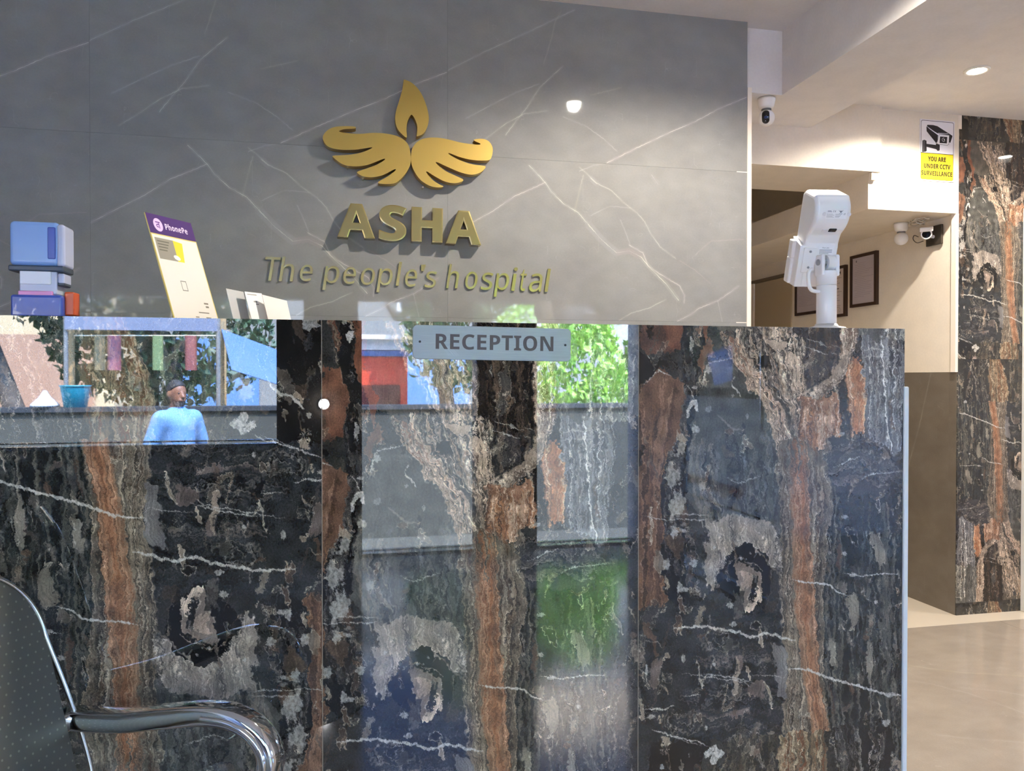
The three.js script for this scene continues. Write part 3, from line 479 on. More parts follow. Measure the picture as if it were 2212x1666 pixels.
// ---------------------------------------------------------------- gold emblem and lettering on the grey wall
const gold = std('#ba9a50', 0.42, 0.7), goldBright = std('#a99866', 0.24, 0.8);
{
  const e = thing('wall_emblem', 'gold metal emblem of a flame above two open hands on the grey marble wall', 'emblem', [0, 0, WALL_Z]);
  const M = (x, y) => { const p = onZ(560 + x / 4.096, 150 + y / 4.096, WALL_Z + 0.045); return new THREE.Vector2(p[0], p[1]); };
  const part = (name, pts) => {
    const v = pts.map(([x, y]) => { const p = M(x, y); return new THREE.Vector3(p.x, p.y, 0); });
    const curve = new THREE.CatmullRomCurve3(v, true, 'centripetal'), P = curve.getPoints(pts.length * 6).map((p) => new THREE.Vector2(p.x, p.y)); P.pop();
    mesh(name, new THREE.ExtrudeGeometry(new THREE.Shape(P), { depth: 0.034, bevelEnabled: false }), gold, e, [0, 0, 0.0105]);
  };
  part('flame', [[1395, 592], [1450, 568], [1490, 500], [1500, 420], [1472, 300], [1420, 190], [1350, 118], [1282, 90], [1278, 96], [1268, 170], [1240, 270], [1208, 380], [1205, 460], [1230, 535], [1300, 602], [1306, 598], [1303, 540], [1308, 480], [1325, 430], [1349, 401], [1380, 445], [1399, 510], [1394, 585]]);
  part('hand', [[1338, 740], [1312, 655], [1240, 598], [1150, 572], [1020, 561], [880, 570], [770, 562], [706, 548], [745, 530], [850, 521], [854, 510], [720, 503], [640, 517], [585, 556], [562, 600], [575, 645], [612, 684], [700, 708], [850, 710], [995, 690], [1000, 692], [900, 736], [770, 757], [652, 764], [648, 768], [690, 808], [745, 842], [830, 857], [950, 847], [1110, 790], [1113, 794], [1050, 838], [950, 876], [866, 906], [864, 911], [905, 941], [985, 954], [1085, 938], [1205, 882], [1209, 886], [1150, 938], [1052, 998], [1056, 1006], [1120, 1014], [1205, 1004], [1275, 945], [1320, 880], [1340, 825]]);
  part('hand', [[1345, 740], [1362, 682], [1420, 626], [1500, 604], [1600, 606], [1700, 626], [1780, 646], [1870, 660], [1955, 664], [1958, 658], [1900, 628], [1900, 622], [1975, 614], [2030, 635], [2064, 690], [2062, 750], [2042, 797], [1980, 806], [1880, 800], [1770, 774], [1676, 740], [1674, 744], [1760, 796], [1880, 838], [2002, 858], [2003, 866], [1960, 910], [1880, 931], [1780, 910], [1660, 860], [1564, 819], [1562, 823], [1640, 892], [1740, 942], [1806, 976], [1800, 988], [1740, 1006], [1650, 994], [1550, 944], [1480, 902], [1477, 906], [1530, 972], [1595, 1018], [1630, 1034], [1600, 1044], [1520, 1034], [1430, 980], [1372, 900], [1346, 830]]);
  const dot = std('#e8ddc0', 0.1, 1);  // bright studs added as stand-ins for small glints under the hands
  for (const [x, y] of [[780, 864], [918, 962], [1452, 1040]]) { const p = M(x, y); mesh('glint_stud', new THREE.CylinderGeometry(0.0035, 0.0035, 0.026, 12).rotateX(Math.PI / 2), dot, e, [p.x, p.y + 0.004, 0.013]); }
}
{
  const w = thing('wall_lettering', 'thick gold metal capital letters reading ASHA under the wall emblem', 'sign', [0, 0, WALL_Z]);
  const zf = WALL_Z + 0.045, q = (x, y) => onZ(700 + x / 5.821, 420 + y / 5.821, zf);
  for (const [ch, x0, x1, yt, yb] of [['A', 165, 640, 88, 520], ['S', 685, 1035, 108, 565], ['H', 1098, 1490, 140, 575], ['A', 1530, 1975, 178, 605]]) {
    const a = q(x0, yb), b = q(x1, yb), t = q(x0, yt);
    const l = mesh('letter', fitText(ch, fontBold, b[0] - a[0], t[1] - a[1], 0.042, 0, 0.03), goldBright, w, [a[0], a[1] - 0.004, 0.003]);
    l.rotation.z = -0.012;
  }
}
{
  const w = thing('wall_tagline', 'slim gold italic letters reading The people\'s hospital on the grey marble wall', 'sign', [0, 0, WALL_Z]);
  const zf = WALL_Z + 0.012, k = 6.703, k2 = 6.32, q = (x) => [550 + x / k, 0], r = (x) => [860 + x / k2, 0];
  // letter, left and right pixel, baseline pixel, height in pixels (from the baseline; below it for the p)
  const L = [['T', 565, 606, 606, 52, 0], ['h', 602, 639, 607, 53, 0], ['e', 645, 677, 607, 36, 0.02], ['p', 696, 735, 611, 37, 15], ['e', 739, 771, 613, 37, 0.02], ['o', 777, 812, 615, 37, 0.02], ['p', 813, 850, 616, 37, 15], ['l', 855, 868, 617, 52, 0], ['e', 873, 903, 619, 38, 0.02], ['\u2019', 908, 920, 585, 14, 0], ['s', 917, 945, 621, 36, 0.02], ['h', 964, 995, 622, 52, 0], ['o', 1003, 1034, 624, 38, 0.02], ['s', 1038, 1067, 626, 38, 0.02], ['p', 1067, 1102, 627, 38, 14], ['i', 1104, 1119, 628, 51, 0], ['t', 1120, 1140, 628, 46, 0], ['a', 1142, 1174, 630, 40, 0.02], ['l', 1177, 1190, 630, 50, 0]];
  for (const [ch, x0, x1, yb, h, d] of L) {
    const a = onZ(x0, yb + (d > 1 ? d : 0), zf), b = onZ(x1, yb, zf), t = onZ(x0, yb - h, zf), hh = t[1] - a[1], sh = 0.15;
    const wd = Math.max(b[0] - a[0] - sh * hh * 0.9, 0.010);
    mesh('letter', fitText(ch === '\u2019' ? "'" : ch, fontRegular, wd, hh, 0.006, sh), goldBright, w, [a[0], a[1], 0.001]);
  }
}

// ---------------------------------------------------------------- things on the counter
function quadSlab(bl, br, tr, tl, th, rows = 1) {
  const v = [bl, br, tr, tl].map((p) => new THREE.Vector3(...p)), n = v[1].clone().sub(v[0]).cross(v[3].clone().sub(v[0])).normalize().multiplyScalar(-th), b = v.map((p) => p.clone().add(n));
  const pos = [], uv = []; const quad = (a, c, d, e, u) => { for (const [p, q] of [[a, 0], [c, 1], [d, 2], [a, 0], [d, 2], [e, 3]]) { pos.push(p.x, p.y, p.z); uv.push(...u[q]); } };
  const full = [[0, 0], [1, 0], [1, 1], [0, 1]], edge = [[0.985, 0.3], [0.985, 0.3], [0.985, 0.3], [0.985, 0.3]];
  quad(v[0], v[1], v[2], v[3], full); quad(b[1], b[0], b[3], b[2], edge); quad(v[1], b[1], b[2], v[2], edge); quad(b[0], v[0], v[3], b[3], edge); quad(v[3], v[2], b[2], b[3], edge); quad(b[0], b[1], v[1], v[0], edge);
  const g = new THREE.BufferGeometry(); g.setAttribute('position', new THREE.Float32BufferAttribute(pos, 3)); g.setAttribute('uv', new THREE.Float32BufferAttribute(uv, 2)); g.computeVertexNormals(); return g;
}
{ // blue self-inking stamp
  const base = [onZ(80, 678, -1.465)[0], COUNTER_Y, -1.465], s = thing('ink_stamp', 'blue self-inking stamp with light blue cap and orange side clip on the counter', 'stamp', base);
  const X = (px) => onZ(px, 678, -1.44)[0] - base[0], Y = (py) => onZ(80, py, -1.44)[1] - base[1];
  const rb = (name, x0, x1, y0, y1, d, r, mat, zo = 0) => mesh(name, new RoundedBoxGeometry(X(x1) - X(x0), Y(y0) - Y(y1), d, 4, r), mat, s, [(X(x0) + X(x1)) / 2, (Y(y0) + Y(y1)) / 2, zo]);
  const paleBlue = new THREE.MeshPhysicalMaterial({ color: '#7fa3dc', roughness: 0.22, clearcoat: 0.5 }), deep = new THREE.MeshPhysicalMaterial({ color: '#3a55ae', roughness: 0.3, clearcoat: 0.4 }), dark = std('#3b4757', 0.4), card = std('#dfe4f2', 0.4), clear = new THREE.MeshPhysicalMaterial({ color: '#b9bfda', roughness: 0.15 });
  rb('cap', 20, 128, 478, 574, 0.052, 0.008, paleBlue);
  rb('cap_stripe', 103, 122, 489, 560, 0.054, 0.003, deep);
  rb('cap_side', 121, 140, 482, 575, 0.050, 0.006, clear);
  rb('cap_skirt', 17, 138, 573, 586, 0.050, 0.003, dark);
  rb('neck', 39, 121, 584, 636, 0.040, 0.003, clear);
  rb('label_card', 41, 109, 580, 614, 0.045, 0.002, card);
  rb('side_arm', 121, 136, 588, 612, 0.034, 0.003, clear);
  rb('arm_foot', 120, 136, 606, 616, 0.034, 0.003, dark);
  rb('pink_band', 38, 113, 628, 641, 0.047, 0.002, std('#d98fc0', 0.4));
  const bs = new RoundedBoxGeometry(X(136) - X(23), Y(637), 0.056, 4, 0.005); mesh('base', bs, deep, s, [(X(23) + X(136)) / 2, Y(637) / 2, 0]);
  rb('side_clip', 134, 156, 628, 680, 0.03, 0.003, std('#d2562a', 0.35));
}
{ // payment card standee
  const c = canvas(512, 800), g = c.getContext('2d');
  g.fillStyle = '#f2e8da'; g.fillRect(0, 0, 512, 800); g.fillStyle = '#431468'; g.fillRect(0, 0, 512, 150);
  g.fillStyle = '#e7c6ea'; g.beginPath(); g.arc(110, 78, 50, 0, 7); g.fill(); g.strokeStyle = '#6a2f8d'; g.lineWidth = 8; g.beginPath(); g.moveTo(85, 58); g.lineTo(135, 58); g.moveTo(120, 58); g.lineTo(120, 105); g.moveTo(120, 76); g.bezierCurveTo(85, 66, 85, 100, 112, 94); g.stroke();
  g.fillStyle = '#f0d9f0'; g.font = 'bold 62px sans-serif'; g.fillText('PhonePe', 180, 102);
  g.fillStyle = '#9f9583'; g.fillRect(28, 180, 200, 160); g.fillStyle = '#6f6858'; for (let i = 0; i < 4; i++) g.fillRect(48, 200 + i * 22, 130 - i * 14, 9);
  g.fillStyle = '#f2dc33'; g.beginPath(); g.moveTo(228, 180); g.lineTo(330, 190); g.lineTo(300, 340); g.lineTo(228, 340); g.fill(); g.fillStyle = '#fffbe8'; g.beginPath(); g.ellipse(226, 312, 36, 18, 0.2, 0, 7); g.fill();
  g.strokeStyle = '#8d8878'; g.lineWidth = 6; g.strokeRect(190, 490, 56, 70); g.fillStyle = '#8a7f6c'; g.fillRect(390, 640, 50, 12); g.fillRect(400, 665, 36, 14); g.fillRect(300, 715, 120, 8); g.fillRect(250, 752, 40, 8); g.fillRect(370, 752, 60, 8);
  g.strokeStyle = '#e0c86a'; g.lineWidth = 8; g.strokeRect(4, 154, 504, 640);
  const zl = -1.475, zr = -1.555, bl = onZ(378, 684, zl), br = onZ(475, 690, zr), tl = onZ(313, 458, zl - 0.035), tr = onZ(412, 482, zr - 0.035);
  bl[1] = br[1] = COUNTER_Y;
  const s = thing('payment_standee', 'leaning payment card with a purple header and cream body on the counter', 'card');
  mesh('card', quadSlab(bl, br, tr, tl, 0.003), new THREE.MeshPhysicalMaterial({ map: canvasTex(c), roughness: 0.6, specularIntensity: 0.4 }), s);
  const m = (a, b, t) => a.map((v, i) => lerp(v, b[i], t)), hi = m(m(tl, bl, 0.45), m(tr, br, 0.45), 0.5), lo = m(bl, br, 0.5);
  mesh('easel_leg', merged([barGeo([hi[0] - 0.004, hi[1], hi[2] - 0.006], [lo[0] - 0.062, COUNTER_Y + 0.002, lo[2] - 0.055], 0.002)]), std('#d8d0c6', 0.4), s);
}
{ // small cards leaning beside it
  const q = (x, y, z) => onZ(290 + x / 5.978, 440 + y / 5.978, z);
  const specs = [[[1185, 1095], [1410, 1140], [1500, 1480], [1290, 1480], '#a9a6a3', 'small grey card leaning on the counter beside the payment card'], [[1425, 1135], [1645, 1160], [1745, 1480], [1530, 1480], '#e3ddd6', 'small white printed card leaning on the counter between two other cards'], [[1650, 1175], [1970, 1255], [2040, 1490], [1745, 1480], '#ead9cd', 'small cream card with a torn top edge leaning on the counter']];
  specs.forEach(([tl, tr, br, bl, col, label], i) => {
    const z = -1.49 - i * 0.012, BL = q(...bl, z), BR = q(...br, z - 0.03), TL = q(...tl, z - 0.02), TR = q(...tr, z - 0.05); BL[1] = BR[1] = COUNTER_Y;
    const c = canvas(128, 160), g = c.getContext('2d'); g.fillStyle = col; g.fillRect(0, 0, 128, 160); if (i === 1) { g.fillStyle = '#8b857d'; g.fillRect(14, 10, 70, 5); g.fillRect(50, 44, 26, 8); g.fillRect(62, 58, 22, 5); }
    single('leaning_card', quadSlab(BL, BR, TR, TL, 0.0012), std('#ffffff', 0.5, 0, { map: canvasTex(c) }), label, 'card', undefined, 'cards leaning on the counter');
  });
}
{ // card terminal on a pole
  const bx = onZ(1785, 705, -1.53)[0], pos = [bx, COUNTER_Y, -1.53], t = thing('card_terminal', 'white card payment terminal on a white swivel pole at the counter end', 'card terminal', pos);
  const Y = (py) => onZ(1785, py, -1.53)[1] - COUNTER_Y;
  const white = new THREE.MeshPhysicalMaterial({ color: '#e9e9ec', roughness: 0.28, clearcoat: 0.3 }), grey = std('#8e9094', 0.4), dark = std('#26282c', 0.35);
  const seam = Y(617), top = Y(588), R = 0.0215;
  mesh('base_flange', lathe([[0, 0.0], [0.045, 0.0], [0.046, 0.004], [0.040, 0.010], [0.026, 0.013], [0.0235, 0.018], [0, 0.018]], 40), white, t);
  mesh('pole', lathe([[0, 0.016], [R, 0.016], [R, seam - 0.0006], [0, seam - 0.0006]], 40), white, t);
  mesh('pole_head', lathe([[0, seam + 0.0006], [R, seam + 0.0006], [R, top], [R - 0.002, top + 0.003], [0, top + 0.003]], 40), white, t);
  const pivot = Y(568);
  const wx = new THREE.Vector3(0.987, 0, 0.163);
  const knuckle = mesh('pivot_knuckle', new THREE.CylinderGeometry(0.0165, 0.0165, 0.020, 28).rotateZ(Math.PI / 2), white, t, [0.006, pivot, 0.0]);
  for (const sx of [-0.0165, 0.0195]) { const ear = mesh('yoke_ear', new RoundedBoxGeometry(0.010, pivot - top + 0.028, 0.030, 3, 0.0045), white, t, [sx, (pivot + top) / 2 + 0.004, 0.0]); }
  mesh('pivot_bolt', new THREE.CylinderGeometry(0.007, 0.007, 0.05, 20).rotateZ(Math.PI / 2), grey, t, [0.0012, pivot, 0.002]);
  // device group, tilted towards the waiting room
  const d = new THREE.Group(); d.name = 'terminal_body'; t.add(d);
  const X = wx.clone(), up = new THREE.Vector3(0, 1, 0), n = new THREE.Vector3(-0.163, 0, 0.987), tilt = 0.36, Yv = up.clone().multiplyScalar(Math.cos(tilt)).addScaledVector(n, Math.sin(tilt)), Zv = X.clone().cross(Yv);
  d.quaternion.setFromRotationMatrix(new THREE.Matrix4().makeBasis(X, Yv, Zv)); d.position.set(-0.012, pivot + 0.022, -0.022);
  const prof = new THREE.Shape(); const pp = [[-0.026, -0.062], [0.006, -0.062], [0.008, 0.030], [0.014, 0.052], [0.032, 0.072], [0.040, 0.090], [0.038, 0.112], [0.026, 0.128], [-0.020, 0.132], [-0.026, 0.128]];
  prof.moveTo(...pp[0]); prof.lineTo(...pp[1]); prof.lineTo(...pp[2]); prof.splineThru([pp[3], pp[4], pp[5], pp[6], pp[7]].map((p) => new THREE.Vector2(...p))); prof.lineTo(...pp[8]); prof.lineTo(...pp[9]); prof.closePath();
  const sideways = (sh, w, bev, x0) => { const g = new THREE.ExtrudeGeometry(sh, { depth: w - 2 * bev, bevelEnabled: bev > 0, bevelSize: bev, bevelThickness: bev, bevelSegments: 4, curveSegments: 20 }); g.applyMatrix4(new THREE.Matrix4().makeBasis(new THREE.Vector3(0, 0, 1), new THREE.Vector3(0, 1, 0), new THREE.Vector3(-1, 0, 0))); return g.translate(x0 + w - bev, 0, 0); };
  mesh('housing', sideways(prof, 0.080, 0.009, -0.038), white, d);
  const cr = new THREE.Shape(); [[-0.030, -0.070], [0.013, -0.070], [0.0145, 0.022], [-0.030, 0.034]].forEach((p, i) => i ? cr.lineTo(...p) : cr.moveTo(...p));
  mesh('cradle', sideways(cr, 0.086, 0.0015, -0.046), white, d);
  mesh('cradle_clip', new RoundedBoxGeometry(0.010, 0.040, 0.022, 3, 0.003), white, d, [-0.049, 0.010, -0.020]);
  mesh('cradle_clip', new RoundedBoxGeometry(0.009, 0.060, 0.026, 3, 0.004), white, d, [-0.048, -0.040, -0.024]);
  mesh('mount_plate', new RoundedBoxGeometry(0.030, 0.056, 0.004, 2, 0.0015), white, d, [-0.022, -0.010, 0.0165]);
  for (const y of [0.010, -0.026]) mesh('screw', new THREE.CylinderGeometry(0.0026, 0.0026, 0.002, 14).rotateX(Math.PI / 2), grey, d, [-0.022, y, 0.0192]);
  // printed labels
  const c = canvas(512, 256), g = c.getContext('2d'); g.fillStyle = '#e9e9ec'; g.fillRect(0, 0, 512, 256); g.fillStyle = '#5f636c'; g.font = 'bold 60px sans-serif'; g.fillText('C', 170, 80); g.fillText('\u20ac', 212, 80); g.fillRect(40, 40, 90, 14); g.fillRect(40, 64, 110, 12); g.fillRect(300, 34, 130, 6); g.beginPath(); g.moveTo(320, 50); g.lineTo(410, 50); g.lineTo(365, 100); g.fill(); g.fillRect(320, 108, 90, 8);
  for (let i = 0; i < 4; i++) { g.fillRect(24, 130 + i * 26, 150 + (i % 2) * 40, 7); g.fillRect(240, 130 + i * 26, 160 - i * 20, 7); }
  g.strokeStyle = '#5f636c'; g.lineWidth = 5; g.strokeRect(446, 110, 34, 36); g.beginPath(); g.moveTo(440, 150); g.lineTo(486, 104); g.stroke();
  mesh('rating_label', new THREE.PlaneGeometry(0.046, 0.021), std('#ffffff', 0.4, 0, { map: canvasTex(c) }), d, [0.007, 0.0985, 0.0508]).rotation.x = -0.02;
  const bar = mesh('scanner_bar', new RoundedBoxGeometry(0.046, 0.010, 0.004, 2, 0.0015), white, d, [0.012, 0.0605, 0.0325]); bar.rotation.x = 0.85;
  const pill = mesh('scanner_window', new RoundedBoxGeometry(0.018, 0.011, 0.006, 4, 0.0029), new THREE.MeshPhysicalMaterial({ color: '#15161a', roughness: 0.08 }), d, [0.012, 0.0612, 0.0345]); pill.rotation.x = 0.85;
  const c2 = canvas(512, 256), g2 = c2.getContext('2d'); g2.fillStyle = '#e9e9ec'; g2.fillRect(0, 0, 512, 256); g2.fillStyle = '#5f636c'; g2.font = '56px sans-serif'; g2.fillText('Pine Labs', 110, 62); for (let i = 0; i < 4; i++) g2.fillRect(20, 96 + i * 38, 440 - (i === 3 ? 110 : 0), 12);
  mesh('service_label', new THREE.PlaneGeometry(0.034, 0.019), std('#ffffff', 0.4, 0, { map: canvasTex(c2) }), d, [0.014, 0.012, 0.0170]).rotation.x = -0.02;
  for (const x of [-0.018, 0.036]) mesh('rubber_pad', new THREE.CylinderGeometry(0.0042, 0.0042, 0.001, 18).rotateX(Math.PI / 2), std('#d2d2d6', 0.5), d, [x, 0.098, 0.0502]);
  mesh('cable_handle', tubeGeo([[-0.038, pivot - 0.016, 0.004], [-0.046, pivot - 0.020, 0.004], [-0.047, pivot - 0.050, 0.004], [-0.041, pivot - 0.062, 0.004], [-0.032, pivot - 0.065, 0.004], [-0.016, pivot - 0.065, 0.002]], 0.0042, 40, 12), white, t);
}

// ---------------------------------------------------------------- steel waiting chair
{
  const TH = 0.436, fx2 = Math.cos(TH), fz2 = Math.sin(TH), P = [-0.42, 0, -1.285];
  const t = thing('waiting_chair', 'perforated steel waiting chair with a curved chrome arm against the marble counter', 'chair', P); t.rotation.y = -TH;
  // pixel to (along the seat, height) in the upright plane through the far side of the chair
  const prof2 = (px, py, dz) => { const r = ray(px, py), nx = -fz2, nz = fx2, q = [P[0] + nx * dz, P[2] + nz * dz], k = (q[0] * nx + q[1] * nz) / (r[0] * nx + r[2] * nz); return [(r[0] * k - q[0]) * fx2 + (r[2] * k - q[1]) * fz2, EYE + r[1] * k]; };
  const wz = 0.48, zf = 0, zn = wz;
  const dots = (() => { const c = canvas(512, 512), g = c.getContext('2d'), R = rng(9); g.fillStyle = 'rgb(150,148,142)'; g.fillRect(0, 0, 512, 512); for (let i = 0; i < 900; i++) { g.fillStyle = `rgba(${R() > 0.5 ? 170 : 125},${150},${140},0.12)`; g.fillRect(R() * 512, R() * 512, 40, 1.5); } g.fillStyle = 'rgb(206,202,190)'; for (let j = 0; j < 8; j++) for (let i = 0; i < 8; i++) { g.beginPath(); g.arc(32 + i * 64 + (j % 2) * 32 - 16, 32 + j * 64, 8, 0, 7); g.fill(); } return canvasTex(c); })();
  dots.repeat.set(1 / 0.11, 1 / 0.11);
  const plateMat = std('#9c9a93', 0.42, 0.4, { map: dots }), chrome = std('#dfe2e6', 0.06, 1), black = std('#17181b', 0.35);
  const hgt = 0.455, r = 0.13, sh = new THREE.Shape(); sh.moveTo(0, 0); sh.lineTo(wz, 0); sh.lineTo(wz, hgt - r); sh.absarc(wz - r, hgt - r, r, 0, Math.PI / 2); sh.lineTo(r, hgt); sh.absarc(r, hgt - r, r, Math.PI / 2, Math.PI); sh.closePath();
  const e0 = prof2(165, 1666, 0), e1 = prof2(108, 1415, 0), rec = Math.atan2(e0[0] - e1[0], e1[1] - e0[1]), foot = [e0[0] + Math.tan(rec) * (e0[1] - 0.455), 0.455];
  const dirUp = new THREE.Vector3(-Math.sin(rec), Math.cos(rec), 0), zdir = new THREE.Vector3(0, 0, 1), nrm = zdir.clone().cross(dirUp);
  const basis = new THREE.Matrix4().makeBasis(zdir, dirUp, nrm).setPosition(foot[0], foot[1], zf);
  const place = (g) => g.applyMatrix4(basis), front = nrm.x > 0 ? 1 : -1;
  mesh('backrest', place(new THREE.ExtrudeGeometry(sh, { depth: 0.003, bevelEnabled: true, bevelSize: 0.001, bevelThickness: 0.001, bevelSegments: 1, curveSegments: 20 })), plateMat, t);
  mesh('backrest_pad', place(new THREE.ExtrudeGeometry(sh, { depth: 0.006, bevelEnabled: true, bevelSize: 0.004, bevelThickness: 0.002, curveSegments: 20 }).translate(0, 0, front > 0 ? -0.012 : 0.009)), black, t);
  const op = sh.getPoints(24).map((p) => new THREE.Vector3(p.x, p.y, front > 0 ? 0.003 : 0).applyMatrix4(basis).toArray()); op.pop();
  mesh('backrest_rim', tubeGeo(op, 0.004, 220, 8, true), std('#c8cac8', 0.18, 1), t);
  const ss = rrect(0.46, wz, 0.08), sg = new THREE.ExtrudeGeometry(ss, { depth: 0.003, bevelEnabled: true, bevelSize: 0.002, bevelThickness: 0.002, bevelSegments: 2 });
  sg.rotateX(-Math.PI / 2).rotateZ(0.06); mesh('seat', sg, plateMat, t, [foot[0] + 0.262, 0.42, wz / 2]);
  mesh('seat_bend', new THREE.CylinderGeometry(0.05, 0.05, wz - 0.04, 20, 1, true, Math.PI, Math.PI / 2).rotateX(Math.PI / 2), plateMat, t, [foot[0] + 0.05, 0.463, wz / 2]);
  const sweep = (pts, secA, secB, n = 70, m = 20, pow = 0.6) => {
    const curve = new THREE.CatmullRomCurve3(pts.map((p) => new THREE.Vector3(p[0], p[1], 0)), false, 'centripetal'), pos = [], idx = [];
    for (let i = 0; i <= n; i++) { const p = curve.getPointAt(i / n), tg = curve.getTangentAt(i / n), nx = -tg.y, ny = tg.x; for (let k = 0; k <= m; k++) { const a = k / m * Math.PI * 2, ca = Math.cos(a), sa = Math.sin(a), u = Math.sign(ca) * Math.abs(ca) ** pow * secA, w = Math.sign(sa) * Math.abs(sa) ** pow * secB; pos.push(p.x + nx * u, p.y + ny * u, w); } }
    for (let i = 0; i < n; i++) for (let k = 0; k < m; k++) { const a = i * (m + 1) + k, b = a + m + 1; idx.push(a, a + 1, b, b, a + 1, b + 1); }
    const g = new THREE.BufferGeometry(); g.setAttribute('position', new THREE.Float32BufferAttribute(pos, 3)); g.setIndex(idx); g.computeVertexNormals(); return g;
  };
  const arm = [[165, 1551], [268, 1556], [360, 1547], [453, 1541], [510, 1551], [556, 1579], [582, 1623], [582, 1666]].map(([x, y]) => prof2(x, y, -0.03));
  const last = arm[arm.length - 1]; arm.push([last[0] - 0.012, last[1] - 0.05], [last[0] - 0.06, last[1] - 0.11], [last[0] - 0.12, last[1] - 0.14]);
  for (const [z, s] of [[-0.03, 1]]) {
    const a = mesh('arm', sweep(arm, 0.0165, 0.021), chrome, t, [0, 0, z]);
    mesh('arm_ridge', sweep(arm.slice(3, 9), 0.005, 0.006, 50, 14, 0.8).translate(0, 0, 0.0195), chrome, a);
    mesh('arm_bracket', new RoundedBoxGeometry(0.035, 0.03, 0.04, 3, 0.006), chrome, t, [arm[0][0] - 0.012, arm[0][1], z + s * 0.012]);
  }
  const cx = foot[0] + 0.24;
  mesh('seat_beam', new RoundedBoxGeometry(0.07, 0.045, 0.52, 3, 0.006), black, t, [cx, 0.37, wz / 2]);
  for (const z of [0.08, 0.40]) { mesh('support', barGeo([cx - 0.18, 0.402, z], [cx + 0.16, 0.402, z], 0.012), chrome, t); for (const s of [-1, 1]) mesh('leg', tubeGeo([[cx, 0.37, z], [cx + s * 0.05, 0.2, z], [cx + s * 0.18, 0.03, z], [cx + s * 0.2, 0.014, z]], 0.014, 30, 12), chrome, t); }
}

// ---------------------------------------------------------------- cameras, sign, certificates
const shell = new THREE.MeshPhysicalMaterial({ color: '#ece8e4', roughness: 0.35 }), lensBlack = new THREE.MeshPhysicalMaterial({ color: '#16171c', roughness: 0.08 });
function ballCamera(pos, label, turn, tip, lens = true) {
  const t = thing('ceiling_camera', label, 'security camera', pos);
  mesh('mount', lathe([[0, 0], [0.035, 0], [0.036, -0.010], [0.031, -0.034], [0.024, -0.045], [0, -0.046]], 36), shell, t);
  mesh('neck', new THREE.CylinderGeometry(0.02, 0.02, 0.008, 24), std('#6d6a68', 0.6), t, [0, -0.048, 0]);
  const h = mesh('head', new THREE.SphereGeometry(0.0335, 32, 24), shell, t, [0, -0.081, 0]); h.rotation.set(tip, turn, 0, 'YXZ');
  const face = new THREE.BufferGeometry(), fpos = [], fidx = [], RN = 10, AN = 40;
  for (let k = 0; k <= RN; k++) for (let j = 0; j <= AN; j++) { const a = j / AN * Math.PI * 2, ca = Math.cos(a), sa = Math.sin(a), q = Math.min(k, RN - 1) / (RN - 1), x = 0.0150 * q * ca, y = 0.0150 * q * sa + Math.sign(sa) * Math.min(1, Math.abs(sa) * 4) * 0.0115 * q, Rr = k === RN ? 0.031 : 0.0341; fpos.push(x, y, Math.sqrt(Math.max(Rr * Rr - x * x - y * y, 1e-6))); }
  for (let k = 0; k < RN; k++) for (let j = 0; j < AN; j++) { const a = k * (AN + 1) + j, b = a + AN + 1; fidx.push(a, b, a + 1, b, b + 1, a + 1); }
  face.setAttribute('position', new THREE.Float32BufferAttribute(fpos, 3)); face.setIndex(fidx); face.computeVertexNormals();
  if (lens) { mesh('face_plate', face, lensBlack, h); mesh('lens', new THREE.CylinderGeometry(0.006, 0.006, 0.004, 20).rotateX(Math.PI / 2), std('#3d4a7a', 0.1, 0.4), h, [0, -0.004, 0.0345]); mesh('status_light', new THREE.SphereGeometry(0.0016, 10, 8), std('#eef0ff', 0.2), h, [0, -0.017, 0.031]); }
  return t;
}
ballCamera([1.682, 2.33, -2.872], 'white ball camera with a black lens hanging under the white beam', -0.62, 0.12);
ballCamera([2.798, 1.977, -3.456], 'white ball camera turned away under the cream passage lintel', 2.6, 0.1);
{ // bullet camera with cable and dark plate
  const t = thing('bullet_camera', 'white hooded camera with a round dark lens on a dark wall plate in the passage', 'security camera', [2.905, 1.895, -3.342]);
  mesh('wall_plate', new RoundedBoxGeometry(0.012, 0.098, 0.104, 2, 0.002), std('#3d352c', 0.5), t, [-0.006, 0, 0]);
  mesh('arm', barGeo([-0.012, -0.006, 0.0], [-0.058, -0.006, 0.014], 0.009), shell, t);
  const h = new THREE.Group(); h.name = 'camera_head'; h.position.set(-0.068, 0.006, 0.018); h.rotation.set(0.22, -0.72, 0.0, 'YXZ'); t.add(h);
  mesh('barrel', new THREE.CylinderGeometry(0.024, 0.024, 0.06, 28).rotateX(Math.PI / 2), shell, h);
  mesh('hood', new RoundedBoxGeometry(0.060, 0.022, 0.078, 3, 0.005), shell, h, [0, 0.021, 0.008]);
  mesh('lens_ring', new THREE.TorusGeometry(0.0225, 0.0035, 10, 28), shell, h, [0, -0.003, 0.031]);
  mesh('lens_glass', new THREE.CylinderGeometry(0.020, 0.020, 0.003, 28).rotateX(Math.PI / 2), lensBlack, h, [0, -0.003, 0.031]);
  mesh('cable_loop', tubeGeo([[-0.075, -0.004, -0.03], [-0.108, 0.0, -0.02], [-0.118, -0.02, -0.015], [-0.1, -0.038, -0.01], [-0.07, -0.03, 0.0]], 0.0022, 40, 8), std('#4a4034', 0.6), t);
}
